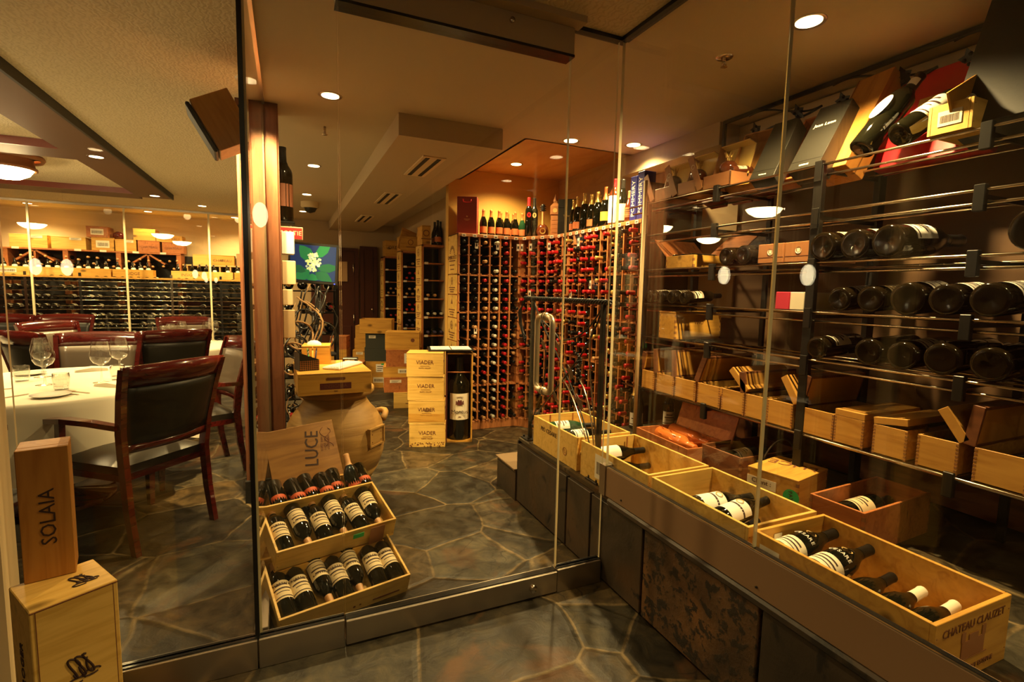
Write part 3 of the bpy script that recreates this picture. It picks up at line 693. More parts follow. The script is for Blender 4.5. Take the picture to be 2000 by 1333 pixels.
# local frame of the front rack: its left side is at x = 0, y runs backwards
for (z0, z1, st, tx) in ((1.50, 1.86, 0, ('OMBROSCO',)), (1.31, 1.49, 1, ()), (1.09, 1.30, 2, ()), (0.87, 1.08, 1, ()), (0.72, 0.86, 2, ())):
    board(fr, -0.001, 0.01, 0.275, z0, z1, style=st, lines=tx)
# ------------------------------------------------------------------ shelf racks along the corridor
def bin_rack(x, y, label, shelves, content, boards, w_=0.32, d=0.28, top=ZT):
    short = 'nearest bin rack' if 'nearest' in label else 'middle bin rack' if 'middle' in label else 'farthest bin rack'
    o = empty('bin_rack', TR((x, y, 0)), label, 'wine rack', 'bin racks along the corridor')
    MB().box(0, 0.02, 0, d, 0, top).build('side_panel', 'rackwood', o); MB().box(w_-0.02, w_, 0, d, 0, top).build('side_panel', 'rackwood', o)
    MB().box(0.02, w_-0.02, d-0.02, d-0.01, 0, top).build('back_panel', 'black', o)
    MB().bbox(0, w_, 0, d, top-0.025, top, 0.002).build('top_board', 'rackwood', o)
    for z in shelves:
        MB().box(0.02, w_-0.02, 0.0, d-0.02, z-0.014, z).build('shelf', 'rackwood', o)
        MB().box(0.03, 0.075, -0.004, 0.0, z-0.018, z+0.008).build('shelf_tag', 'tag', o)
    for (z0, z1, st) in boards: board(o, 0, 0.005, d-0.01, z0, z1, style=st, mt='pine_pale')
    for (z, c, rows) in content:
        for rr_ in range(rows):
            for k in range(3):
                if random.random() < 0.18: continue
                xx = 0.075+k*0.083+(0.04 if rr_ % 2 else 0)
                if xx > w_-0.05: continue
                b = bpy.data.objects.new('racked_wine_bottle', NM[c]); C.objects.link(b)
                b.matrix_basis = TR((x+xx, y+0.28, z+0.040+rr_*0.068), rx=PI/2)
                tag(b, '%s-capped bottle, %s from left, %s layer, %s shelf up, %s' % (CN[c], ORD[k], ['lower', 'upper'][rr_], ORD[sorted(shelves).index(z)], short), 'wine bottle', 'bottles in the corridor bin racks')
    return o
SH = [0.14, 0.36, 0.58, 0.80, 1.02, 1.24, 1.46, 1.66]
bin_rack(1.45, 5.88, 'bin rack nearest the main rack with mostly empty upper shelves', SH, [(0.58, 'cap_tan', 1), (0.80, 'cap_navy', 1), (1.02, 'cap_white', 1), (1.24, 'cap_tan', 1), (0.36, 'cap_tan', 1)],
         [(1.62, 1.86, 1), (1.40, 1.61, 2), (1.20, 1.39, 0), (1.0, 1.19, 1), (0.82, 0.99, 2), (0.62, 0.81, 1)], w_=0.40)
bin_rack(1.45, 7.05, 'middle bin rack of the corridor with red capped bottles', SH, [(1.66, 'cap_tan', 1), (1.46, 'cap_red', 2), (1.24, 'cap_tan', 2), (1.02, 'cap_red', 2), (0.80, 'cap_navy', 2), (0.58, 'cap_red', 2)],
         [(1.60, 1.86, 2), (1.36, 1.59, 1), (1.05, 1.35, 0), (0.85, 1.04, 2), (0.6, 0.83, 1)], w_=0.34)
bin_rack(1.45, 8.45, 'farthest bin rack of the corridor with dark lower bins', SH, [(1.24, 'cap_tan', 2), (0.80, 'cap_red', 2)],
         [(1.56, 1.80, 1), (1.2, 1.55, 2), (0.98, 1.18, 0), (0.7, 0.96, 1)], w_=0.34)
# ================================================================== WOODEN CASES
def case(name, T, w_, d, h, label, mt='pine', cat='wooden case', group=None, open_=False, th=0.010, joints=None, lidt=0.009, nails=True):
    o = empty(name, T, label, cat, group); X, Y = w_/2, d/2
    b = MB()
    if open_:
        b.bbox(-X, X, -Y, -Y+th, 0, h, 0.0012); b.bbox(-X, X, Y-th, Y, 0, h, 0.0012)
        b.bbox(-X, -X+th, -Y+th, Y-th, 0, h, 0.0012); b.bbox(X-th, X, -Y+th, Y-th, 0, h, 0.0012); b.box(-X+th, X-th, -Y+th, Y-th, 0.0, 0.008)
    else: b.bbox(-X, X, -Y, Y, 0, h-lidt-0.0012, 0.0015)
    mts = [mt, 'endgrain']
    if joints:
        n = max(3, int(h/0.016)); s_ = h/n
        for k in range(0, n, 2):
            for sx in (-1, 1):
                for sy in (-1, 1):
                    x0, x1 = sorted((sx*X, sx*(X-th))); y0, y1 = sorted((sy*Y, sy*(Y-th)))
                    e = 0.0006
                    b.box(x0-(e if sx < 0 else 0), x1+(e if sx > 0 else 0), y0-(e if sy < 0 else 0), y1+(e if sy > 0 else 0), k*s_+0.001, min((k+1)*s_, h-0.012)-0.001, 1)
    if nails:
        for sy in (-1, 1):
            for sx in (-1, 1):
                for zz in (0.2, 0.8): b.cyl((sx*(X-0.008), sy*(Y-0.001), zz*h), (sx*(X-0.008), sy*(Y+0.0006), zz*h), 0.0022, 6, 1)
    b.build('case_body', mts, o)
    if not open_: MB().bbox(-X-0.001, X+0.001, -Y-0.001, Y+0.001, h-lidt, h, 0.0015).build('lid', mt, o)
    return o
FRONT = lambda d, z, x=0: FR((x, -d/2-0.001, z), (1, 0, 0), (0, 0, 1))
LEFT = lambda w_, z, y=0: FR((-w_/2-0.001, y, z), (0, -1, 0), (0, 0, 1))
RIGHT = lambda w_, z, y=0: FR((w_/2+0.001, y, z), (0, 1, 0), (0, 0, 1))
TOP = lambda h, x=0, y=0, a=0: FR((x, y, h+0.001), (math.cos(a), math.sin(a), 0), (-math.sin(a), math.cos(a), 0))
def sticker(o, T, w_, h, mt='paper', bars=False):
    b = MB(); b.box(-w_/2, w_/2, -h/2, h/2, 0, 0.0008, 0, T)
    if bars:
        rr_ = random.Random(int(w_*1e4)); x = -w_*0.4
        while x < w_*0.4:
            ww = rr_.choice((0.0012, 0.002, 0.003))*w_/0.1; b.box(x, x+ww, -h*0.3, h*0.2, 0.0008, 0.0012, 1, T); x += ww+w_*0.022
    else:
        for k in range(3): b.box(-w_*0.36, w_*(0.34-0.1*k), h*(0.22-0.25*k)-h*0.05, h*(0.22-0.25*k)+h*0.03, 0.0008, 0.0012, 1, T)
    return b.build('sticker', [mt, 'ink'], o)
# ---- four branded cases stacked on the floor
zz = 0
for k, (dx, dy, rz, lb) in enumerate(((0, 0, -0.33, 'pale wooden case with scuffed dark bottom edge, lowest of the stack of four'), (-0.006, 0, -0.35, 'pale wooden case with a darker lower band, second from the floor'),
                              (-0.015, 0.004, -0.32, 'pale wooden case, third from the floor in the stack of four'), (-0.022, 0.0, -0.34, 'pale wooden case on top of the stack of four beside the giant bottle'))):
    W_, D_, H_ = 0.305, 0.215, 0.2035
    o = case('wooden_wine_case', TR((1.105+dx, 4.235+dy, zz), rz), W_, D_, H_, lb, 'pine_pale', group='stack of four branded wine cases'); zz += H_+0.0005
    letter('VIADER', o, FRONT(D_, H_*0.60), 0.047, 'ink_red', sx=0.92); letter('NAPA VALLEY', o, FRONT(D_, H_*0.36), 0.016, 'ink_brown')
    MB().box(-0.04, 0.04, -0.001, 0.001, 0, 0.001, 0, FRONT(D_, H_*0.45)).build('rule', 'ink_brown', o)
    letter('VIADER', o, RIGHT(W_, H_*0.60), 0.033, 'ink_red', sx=0.92)
    if k == 1: MB().box(-W_/2+0.001, W_/2-0.001, -0.04, 0.03, 0, 0.0006, 0, FRONT(D_, H_*0.28)).build('darker_band', 'pine', o)
    if k == 0:
        b = MB(); rr_ = random.Random(3)
        for q in range(46): x = rr_.uniform(-0.145, 0.145); s_ = rr_.uniform(0.002, 0.007); b.lathe([(0, 0), (s_, 0.0007)], 7, T=FRONT(D_, rr_.uniform(0.006, 0.04), x))
        b.build('scuff_marks', 'ink_brown', o)
    sticker(o, RIGHT(W_, H_*0.7, 0.05), 0.05, 0.08, 'paper')
# ---- display box with a giant bottle
mb_o = empty('display_box', TR((1.40, 4.29, 0), -0.28), 'tall open wooden box showing a giant wine bottle, with the menu on top', 'display box')
b = MB(); W_, D_, H_ = 0.235, 0.24, 0.80
b.box(-W_/2, -W_/2+0.012, -D_/2, D_/2, 0, H_, 1); b.bbox(W_/2-0.012, W_/2, -D_/2, D_/2, 0, H_, 0.001); b.box(-W_/2, W_/2, D_/2-0.012, D_/2, 0, H_, 1); b.box(-W_/2+0.012, W_/2-0.012, -D_/2, D_/2-0.012, 0, 0.014); b.box(-W_/2+0.012, W_/2-0.012, -D_/2, D_/2-0.012, H_-0.012, H_)
b.build('box_shell', ['pine', 'ink_red'], mb_o)
MB().cyl((-W_/2+0.01, -0.06, 0.62), (W_/2-0.01, -0.06, 0.62), 0.006, 8).build('retaining_bar', 'pine_red', mb_o)
sticker(mb_o, RIGHT(W_, 0.42, 0.0), 0.05, 0.13, 'paper', True)
gb = bottle('giant_wine_bottle', TR((1.395, 4.265, 0.015), -0.25), 'giant dark wine bottle with a cream label standing in the tall open box', 'wine bottle', s=2.48, lz=(0.075, 0.170), la=62, bands=False, caplen=0.05)
letter('Montus', gb, FR((0, -0.0395, 0.105), (1, 0, 0), (0, 0, 1)), 0.020, 'ink'); letter('CHATEAU', gb, FR((0, -0.0395, 0.158), (1, 0, 0), (0, 0, 1)), 0.006, 'ink_brown'); letter('2000', gb, FR((0, -0.0395, 0.087), (1, 0, 0), (0, 0, 1)), 0.005, 'ink_brown')
b = MB(); F_ = FR((0, -0.0395, 0.138), (1, 0, 0), (0, 0, 1)); b.box(-0.008, 0.008, -0.009, 0.007, 0, 0.0006, 0, F_)
for sx in (-1, 1): b.box(sx*0.012-0.002, sx*0.012+0.002, -0.007, 0.007, 0, 0.0006, 0, F_); b.box(sx*0.004-0.0022, sx*0.004+0.0022, 0.007, 0.010, 0, 0.0006, 0, F_)
b.build('tower_crest', 'ink_red', gb)
# menu lying open on both
mo = empty('menu_folder', TR((1.32, 4.30, 0.8185), -0.22), 'open black menu folder with white pages on the display box', 'menu')
MB().bbox(-0.20, 0.20, -0.14, 0.14, 0, 0.012, 0.002).build('cover', 'plastic_black', mo)
for sx in (-1, 1):
    b = MB(); b.bbox(sx*0.09-0.085, sx*0.09+0.085, -0.12, 0.12, 0.012, 0.016, 0.001); b.box(sx*0.09-0.06, sx*0.09+0.06, -0.09, -0.085, 0.016, 0.0165, 1); b.box(sx*0.09-0.06, sx*0.09+0.04, 0.0, 0.005, 0.016, 0.0165, 1); b.build('page', ['paper_white', 'ink_brown'], mo)
# ---- crate stacks along the corridor
def stack(x, y, items, where, grp):
    z = 0
    for k, (w_, d, h, mt, rz, dx, dy, deco) in enumerate(items):
        n = len(items); pos = 'topmost' if k == n-1 else ('lowest' if k == 0 else ORD[k]+' from the floor')
        kindn = 'dark green carton' if mt == 'dark_crate' else ('open wooden crate' if deco == 'open' else 'wooden crate')
        o = case('wine_crate', TR((x+dx, y+dy, z), rz), w_, d, h, '%s, %s of stack %s' % (kindn, pos, where), mt, 'crate', grp, open_=deco == 'open')
        if deco == 'bar': sticker(o, FRONT(d, h*0.6, w_*0.1), w_*0.42, h*0.42, 'paper', True)
        if deco == 'two': sticker(o, FRONT(d, h*0.75, -w_*0.2), w_*0.3, h*0.2, 'paper'); sticker(o, LEFT(w_, h*0.6), d*0.3, h*0.5, 'paper')
        if deco == 'label': sticker(o, FRONT(d, h*0.5, w_*0.2), w_*0.4, h*0.6, 'paper_white'); MB().box(-0.02, 0.02, -0.01, 0.01, 0, 0.0014, 0, FRONT(d, h*0.8, w_*0.3)).build('green_tag', 'green_sticker', o)
        if deco == 'crest':
            g = MB(); g.lathe([(0.022, 0), (0.030, 0.001)], 16, T=FRONT(d, h*0.55)); g.box(-0.05, 0.05, -0.04, -0.032, 0, 0.001, 0, FRONT(d, h*0.5)); g.build('branding', 'ink_brown', o)
        if deco == 'knot': MB().lathe([(0, 0.0), (0.022, 0.0008)], 14, T=FRONT(d, h*0.55, w_*0.3)).build('dark_knot', 'ink_brown', o)
        z += h+0.0005
stack(1.22, 5.78, [(0.36, 0.33, 0.18, 'pine_pale', -0.20, 0.06, -0.02, 'crest'), (0.42, 0.30, 0.17, 'pine_red', -0.15, -0.02, 0, 'two'), (0.42, 0.30, 0.12, 'pine', -0.22, -0.02, 0.0, 'bar'), (0.40, 0.30, 0.19, 'pine_red', -0.2, 0.0, 0, 'label'), (0.38, 0.28, 0.20, 'pine', -0.28, -0.01, 0, 'knot')], 'nearest the bin racks', 'near corridor crate stack')
stack(1.12, 7.05, [(0.34, 0.30, 0.18, 'pine', -0.3, 0.0, 0, 'bar'), (0.30, 0.30, 0.18, 'pine', -0.3, 0.0, 0, 'label'), (0.30, 0.28, 0.19, 'dark_crate', -0.3, 0, 0, None), (0.30, 0.28, 0.19, 'dark_crate', -0.28, 0.01, 0, 'two'), (0.42, 0.32, 0.19, 'pine', -0.3, 0.0, 0, 'open')], 'with the dark cartons', 'middle corridor crate stack')
stack(0.86, 6.90, [(0.16, 0.30, 0.19, 'pine', -0.3, -0.02, 0.0, None), (0.16, 0.30, 0.18, 'pine_red', -0.3, -0.01, 0.02, 'two')], 'left beside the dark cartons', 'small crates beside the dark cartons')
stack(1.10, 8.05, [(0.36, 0.30, 0.20, 'pine_red', -0.3, 0, 0, None), (0.34, 0.30, 0.20, 'pine', -0.3, 0, 0, 'two'), (0.32, 0.30, 0.18, 'pine', -0.3, 0.02, 0, None), (0.30, 0.28, 0.19, 'pine', -0.3, 0.02, 0, None)], 'farthest down the corridor', 'far corridor crate stack')
stack(0.74, 8.22, [(0.28, 0.30, 0.20, 'pine_red', -0.3, 0, 0, None), (0.24, 0.28, 0.20, 'pine', -0.3, 0, 0, None), (0.24, 0.28, 0.20, 'pine_red', -0.3, 0, 0, 'two')], 'left by the dark door', 'crates by the dark door')
for k, (x, y, w_, rz) in enumerate(((0.68, 7.66, 0.3, 0.4), (0.34, 8.02, 0.25, -0.3), (0.36, 8.55, 0.35, 0.1))):
    o = case('flattened_carton', TR((x, y, 0), rz), w_, 0.3, 0.12+0.05*k, ['torn cardboard carton on the floor in front of the dark door', 'small cardboard carton left of the torn one by the dark door', 'cardboard carton behind the others against the dark door'][k], 'cardboard', 'carton', 'cartons by the dark door', open_=True)
    MB().box(-w_/2, w_/2, -0.15-0.1, -0.15, 0.10+0.05*k, 0.103+0.05*k).build('flap', 'cardboard', o)
# ---- crates on top of the bin racks
for (x, y, w_, d, h, rz, lb, tx) in ((1.505, 6.02, 0.10, 0.24, 0.22, 0.0, 'wooden crate beside dark bottles on the nearest bin rack', None), (1.58, 7.18, 0.28, 0.24, 0.20, 0.0, 'wooden crate with red trim on the middle bin rack', None),
                                 (1.66, 8.60, 0.36, 0.26, 0.26, 0.0, 'wooden crate with large branding on the farthest bin rack', 'ORENO')):
    o = case('wine_crate', TR((x, y, ZT+0.001), rz), w_, d, h, lb, 'pine', 'crate', 'crates on the bin racks')
    if tx: letter(tx, o, FRONT(d, h*0.55), 0.075, 'ink')
    else:
        g = MB(); g.lathe([(0.03, 0), (0.038, 0.001)], 16, T=FRONT(d, h*0.6)); g.box(-0.06, 0.06, -0.05, -0.04, 0, 0.001, 0, FRONT(d, h*0.5)); g.build('branding', 'ink_brown', o)
o = MB().bbox(-0.12, 0.12, -0.006, 0.006, 0, 0.30, 0.001).build('branded_board', 'pine', None, TR((1.50, 7.09, ZT), 0.35, ry=0.28)); tag(o, 'loose branded wooden board leaning on the middle bin rack top', 'board')
for k, (x, y) in enumerate(((1.78, 5.93), (1.68+0.22, 5.93), (1.84, 6.02), (1.79, 6.10))):
    bottle('orange_label_bottle', TR((x-0.13, y, ZT+0.001)), ['dark orange-labelled bottle at left on the nearest bin rack', 'dark orange-labelled bottle at right on the nearest bin rack', 'dark orange-labelled bottle in the middle behind, nearest bin rack', 'dark orange-labelled bottle at the back left, nearest bin rack'][k], kind='burgundy', lab='paper_orange', s=0.98, group='orange labelled bottles on the nearest bin rack', lz=(0.04, 0.10), bands=False, n=14)
# ================================================================== ON TOP OF THE MAIN RACK
o = empty('gift_bag', TR((1.60, 4.68, ZT+0.001), -0.45), 'tall burgundy gift box with cord handle on the main rack', 'gift box')
MB().bbox(-0.095, 0.095, -0.075, 0.075, 0, 0.355, 0.003).build('box', 'wine_box', o)
MB().tube([(-0.04, -0.077, 0.33), (-0.035, -0.080, 0.305), (0, -0.081, 0.30), (0.035, -0.080, 0.305), (0.04, -0.077, 0.33)], 0.003, 6).build('cord_handle', 'red_box', o)
g = MB(); g.lathe([(0, 0), (0.007, 0.001)], 10, T=FRONT(0.15, 0.17)); g.box(-0.03, 0.03, -0.002, 0.002, 0, 0.001, 0, FRONT(0.15, 0.145)); g.box(-0.018, 0.018, -0.0015, 0.0015, 0, 0.001, 0, FRONT(0.15, 0.135)); g.build('gold_print', 'ink_gold', o)
MB().box(-0.02, 0.02, -0.03, 0.03, 0, 0.001, 0, LEFT(0.19, 0.2)).build('side_print', 'black', o)
pl = ['at the left end', 'second from the left', 'third from the left, front', 'behind the third and fourth', 'fourth from the left, front', 'behind the fourth and fifth', 'fifth from the left, front', 'behind the fifth and sixth', 'at the right end']
for k, (x, y) in enumerate(((1.74, 4.63), (1.82, 4.63), (1.90, 4.62), (1.955, 4.71), (1.985, 4.63), (2.04, 4.73), (2.075, 4.63), (2.10, 4.73), (2.165, 4.66))):
    bottle('sparkling_wine_bottle', TR((x, y, ZT+0.001), -0.35), 'orange-labelled bottle %s of the row on the main rack' % pl[k], kind='champagne', cap='cap_orange', lab='paper_orange', caplen=0.085, lz=(0.035, 0.11), s=0.80, group='orange labelled sparkling wine row', glass='bottle_green' if k == 8 else 'bottle', bands=False, n=16)
for k, (x, y, lz, lm, cp, lb) in enumerate(((2.195, 4.57, (0.15, 0.19), 'cap_red', 'cap_red', 'slender dark bottle with red seal and red cap on the corner rack'), (2.255, 4.57, (0.15, 0.185), 'cap_tan', 'cap_black', 'slender dark bottle with gold seal on the corner rack'))):
    b = bottle('slender_bottle', TR((x, y, ZT+0.001), -0.4), lb, kind='bordeaux', cap=cp, lab=None, caplen=0.06, group='slender bottles on the corner rack'); b.scale = (1.0, 1.0, 1.32)
    MB().lathe([(0, 0), (0.019, 0.002)], 16, T=FR((0, -0.036, 0.17), (1, 0, 0), (0, 0, 1))).build('seal', lm, b)
# mandolin shaped bottle
o = empty('mandolin_bottle', TR((2.315, 4.50, ZT+0.001), -0.45), 'clear mandolin-shaped bottle standing on the corner rack', 'bottle')
MB().lathe([(0, -0.03), (0.045, -0.026), (0.062, 0), (0.045, 0.026), (0, 0.03)], 20, T=TR((0, 0, 0.065), rx=PI/2) @ Matrix.Scale(1.25, 4, (0, 1, 0))).build('body', 'bottle_amber', o)
MB().lathe([(0.016, 0.12), (0.012, 0.16), (0.011, 0.25), (0.014, 0.26)], 12).build('neck', 'cap_tan', o)
h_ = MB(); h_.lathe([(0, 0.25), (0.012, 0.255), (0.020, 0.28), (0.015, 0.31), (0.022, 0.325), (0, 0.335)], 10)
for sx in (-1, 1):
    for z in (0.27, 0.29, 0.31): h_.cyl((0, 0, z), (sx*0.03, 0, z), 0.004, 6)
h_.build('peg_head', 'iron', o)
MB().lathe([(0.02, 0), (0.030, 0.002)], 16, T=FR((0, -0.034, 0.07), (1, 0, 0), (0, 0, 1))).build('sound_hole', 'cap_gold', o)
for z in (0.165, 0.185, 0.205, 0.225): pass
# clock tower tin
o = empty('tower_tin', TR((2.43, 4.46, ZT+0.001), -0.55), 'brown tin shaped like a clock tower beside the black box', 'tin')
b = MB(); b.bbox(-0.04, 0.04, -0.04, 0.04, 0, 0.23, 0.002); b.bbox(-0.046, 0.046, -0.046, 0.046, 0.23, 0.31, 0.002)
v = [(-0.046, -0.046, 0.31), (0.046, -0.046, 0.31), (0.046, 0.046, 0.31), (-0.046, 0.046, 0.31)]; u = [(x*0.42, y*0.42, 0.345) for x, y, z in v]; b.add(v+u, [(0, 1, 5, 4), (1, 2, 6, 5), (2, 3, 7, 6), (3, 0, 4, 7)])
b.box(-0.018, 0.018, -0.018, 0.018, 0.345, 0.362); b.lathe([(0.024, 0.362), (0.004, 0.42), (0, 0.44)], 4); b.build('tower', 'gift_brown', o)
MB().lathe([(0, 0), (0.022, 0.001)], 18, T=FR((0, -0.0465, 0.27), (1, 0, 0), (0, 0, 1))).build('clock_face', 'ink_gold', o)
g = MB()
for z in (0.06, 0.10, 0.14, 0.18): g.box(-0.03, 0.03, -0.004, 0.004, 0, 0.001, 0, FR((0, -0.0405, z), (1, 0, 0), (0, 0, 1)))
g.build('window_bands', 'gift_brown', o)
cb_ = MB(); q5 = [(2.11, 4.5), (2.295, 4.14), (2.68, 4.14), (2.68, 4.85), (2.11, 4.85)]; cb_.add([(x, y, 1.8722) for x, y in q5]+[(x, y, 1.8729) for x, y in q5], [(4, 3, 2, 1, 0), (5, 6, 7, 8, 9)]+[(i, (i+1) % 5, 5+(i+1) % 5, 5+i) for i in range(5)])
tag(cb_.build('corner_board', 'rackwood'), 'thin corner board on top where the two bottle racks meet', 'board')
o = empty('black_gift_box', TR((2.475, 4.27, ZT+0.001), -0.75), 'square black gift box on the rack corner', 'gift box')
MB().bbox(-0.085, 0.085, -0.09, 0.09, 0, 0.345, 0.002).build('box', 'black_box', o); letter('Taylor', o, FRONT(0.18, 0.19), 0.025, 'ink_gold'); MB().box(-0.087, 0.087, -0.092, 0.092, 0.27, 0.272).build('lid_seam', 'black', o)
# bottles on the long right rack
RB = [(2.42, 3.98, 'champagne', 'cap_gold', 'paper_orange', 'first', 0.95), (2.40, 3.88, 'champagne', 'cap_gold', 'paper_orange', 'second', 0.98), (2.52, 3.83, 'champagne', 'cap_gold', None, 'third, set further back', 0.98), (2.40, 3.77, 'champagne', 'cap_gold', None, 'fourth', 1.02), (2.52, 3.72, 'champagne', 'cap_gold', None, 'fifth, set further back', 0.98),
      (2.40, 3.66, 'champagne', 'cap_gold', 'paper_orange', 'sixth', 0.93), (2.52, 3.60, 'champagne', 'cap_gold', None, 'seventh, set further back', 0.95), (2.40, 3.57, 'champagne', 'cap_gold', None, 'eighth', 0.95)]
for x, y, kd, cp, lb_, od, s_ in RB:
    bottle('champagne_bottle', TR((x-0.06, y, ZT+0.001), -0.9), 'gold-foiled champagne bottle, %s from the left on the long rack' % od, kind=kd, cap=cp, lab=lb_, caplen=0.09, s=s_, group='gold foiled champagne on the long rack', lz=(0.03, 0.09), la=50, bands=False, n=16)
bottle('champagne_bottle', TR((2.35, 3.47, ZT+0.001), -0.9), 'champagne bottle with round yellow label and orange foil', kind='champagne', cap='cap_orange', lab='paper_yellow', caplen=0.10, s=1.02, lz=(0.05, 0.12), la=48, bands=False)
bottle('spirits_bottle', TR((2.36, 3.37, ZT+0.001), -0.95), 'tall bottle with long white label and bright red cap', cap='cap_red', lab='paper_white', glass='bottle_amber', s=1.22, lz=(0.02, 0.19), la=60, caplen=0.05, bands=False, cat='spirits bottle')
bottle('spirits_bottle', TR((2.36, 3.265, ZT+0.001), -1.0), 'dark-capped bottle with square cream label on the long rack', kind='burgundy', cap='cap_black', lab='paper', s=1.14, lz=(0.025, 0.135), la=60, caplen=0.06, bands=False, cat='spirits bottle')
bottle('spirits_bottle', TR((2.48, 3.20, ZT+0.001), -1.0), 'dark bottle half hidden behind the cream-labelled one', kind='bordeaux', cap='cap_black', lab=None, s=1.0, cat='spirits bottle')
bottle('rose_bottle', TR((2.355, 3.17, ZT+0.001), -1.0), 'short amber bottle with orange label before the blue box', kind='burgundy', cap='cap_tan', lab='paper_orange', glass='bottle_amber', s=0.8, cat='spirits bottle')
for k, (y, z_) in enumerate(((3.045, 0.315), (2.965, 0.335))):
    o = empty('blue_gift_box', TR((2.345, y, ZT+0.001), -PI/2), ['dark blue champagne gift box, the left one of the pair', 'dark blue champagne gift box with large vertical lettering, the right one'][k], 'gift box', 'blue champagne gift boxes')
    MB().bbox(-0.037, 0.037, -0.05, 0.05, 0, z_, 0.002).build('box', 'blue_box', o)
    letter('POMMERY', o, FR((0, -0.051, z_*0.5), (0, 0, 1), (-1, 0, 0)), 0.052, 'ink_white', sx=1.08)
# side panel closing the long rack
o = MB().bbox(2.26, 2.70, 2.872, 2.896, 0.425, 2.12, 0.002).build('rack_end_panel', 'iron_brown'); tag(o, 'tall brown wooden end panel of the long bottle rack', 'panel')
o['kind'] = 'structure'
# ================================================================== JAR AND HOST STAND
jar = empty('terracotta_jar', TR((0.265, 3.32, 0), 0.1), 'large terracotta oil jar on the floor carrying a wooden case', 'jar')
pf = [(0, 0.0), (0.15, 0.0), (0.165, 0.02), (0.185, 0.08), (0.215, 0.125), (0.212, 0.135), (0.222, 0.142), (0.262, 0.21), (0.258, 0.222), (0.268, 0.23), (0.292, 0.30), (0.302, 0.37), (0.300, 0.43), (0.285, 0.50), (0.255, 0.56), (0.215, 0.605), (0.195, 0.635), (0.185, 0.66), (0.190, 0.675), (0.225, 0.685), (0.238, 0.70), (0.236, 0.725), (0.215, 0.738), (0.17, 0.738), (0.16, 0.70), (0, 0.69)]
MB().lathe(pf, 48).build('body', 'terra', jar)
for a in (-2.25, 0.15):
    c, s_ = math.cos(a), math.sin(a); pts = []
    for k in range(9):
        t_ = -0.5+k/8; r_ = 0.275+0.055*math.cos(t_*PI); pts.append((c*r_-s_*t_*0.20, s_*r_+c*t_*0.20, 0.50+0.03*math.cos(t_*PI*1.0)))
    MB().tube(pts, 0.020, 8).build('handle', 'terra', jar)
b = MB(); a = -0.86
Tj = FR((math.cos(a)*0.302, math.sin(a)*0.302, 0.44), (-math.sin(a), math.cos(a), 0), (0.0, 0.0, 1)); b.box(-0.075, 0.075, -0.05, 0.05, -0.02, 0.004, 0, Tj)
for sx in (-1, 1):
    b.box(sx*0.07-0.006, sx*0.07+0.006, -0.055, 0.055, -0.01, 0.012, 0, Tj)
    for sy in (-0.03, 0.02): b.cyl(Tj @ Vector((sx*0.045, sy, 0.004)), Tj @ Vector((sx*0.045, sy, 0.0055)), 0.004, 6, 1)
b.box(-0.075, 0.075, 0.048, 0.058, -0.01, 0.012, 0, Tj); b.box(-0.075, 0.075, -0.058, -0.048, -0.01, 0.012, 0, Tj); b.build('seal_plaque', ['terra', 'ink_brown'], jar)
# wooden case on the jar
ins = case('wooden_wine_case', TR((0.235, 3.26, 0.7395), 0.03), 0.40, 0.52, 0.125, 'flat wooden case with hand slot and dark brand plate on the jar', 'pine', open_=False)
MB().box(-0.085, 0.085, -0.018, 0.018, 0, 0.0008, 0, FRONT(0.52, 0.048)).build('brand_plate', 'ink_red', ins)
letter('INSIGNIA', ins, FRONT(0.522, 0.048), 0.030, 'ink_brown'); letter('2004', ins, FRONT(0.52, 0.018), 0.010, 'ink_brown')
b = MB(); b.box(-0.045, 0.045, -0.008, 0.008, 0, 0.0008, 0, FRONT(0.52, 0.090)); b.lathe([(0, 0), (0.008, 0.0008)], 12, T=FRONT(0.52, 0.090, -0.045)); b.lathe([(0, 0), (0.008, 0.0008)], 12, T=FRONT(0.52, 0.090, 0.045)); b.build('hand_slot', 'ink_brown', ins)
MB().box(-0.1, 0.1, -0.03, 0.03, 0, 0.0008, 0, RIGHT(0.402, 0.06)).build('side_plate', 'pine_red', ins)
ZB = 0.865
o = case('wooden_wine_case', TR((0.165, 3.44, ZB), -0.12), 0.165, 0.165, 0.118, 'small wooden case carrying the white mouse', 'pine', nails=False)
MB().box(-0.012, 0.012, -0.02, 0.02, 0, 0.001, 0, RIGHT(0.167, 0.07)).build('branding', 'ink', o)
o = empty('computer_mouse', TR((0.150, 3.42, ZB+0.119), 0.9), 'white computer mouse on the small wooden case', 'mouse')
MB().lathe([(0, 0.028), (0.014, 0.025), (0.026, 0.014), (0.030, 0.0)], 20, T=Matrix.Scale(1.7, 4, (0, 1, 0))).build('shell', 'plastic_white', o); MB().sphere((0, 0.022, 0.026), 0.003, 8).build('scroll_ball', 'plastic_black', o)
o = empty('pen_holder', TR((0.095, 3.16, ZB), 0.25), 'dark woven leather pen holder on the wooden case', 'pen holder')
b = MB(); x, y, h1, h2 = 0.055, 0.055, 0.062, 0.105
v = [(-x, -y, 0), (x, -y, 0), (x, y, 0), (-x, y, 0), (-x, -y, h2), (x, -y, h1), (x, y, h1), (-x, y, h2)]
b.add(v, [(0, 1, 5, 4), (1, 2, 6, 5), (2, 3, 7, 6), (3, 0, 4, 7), (0, 3, 2, 1)])
for k in range(-4, 5): b.box(k*0.012-0.0008, k*0.012+0.0008, -y-0.001, -y, 0.004, 0.06, 1)
for k in range(1, 6): b.box(-x, x, -y-0.0013, -y, k*0.011-0.0008, k*0.011+0.0008, 1)
b.box(-0.002, 0.002, -y, y, 0, 0.07); b.build('holder', ['leather_back', 'gift_brown'], o)
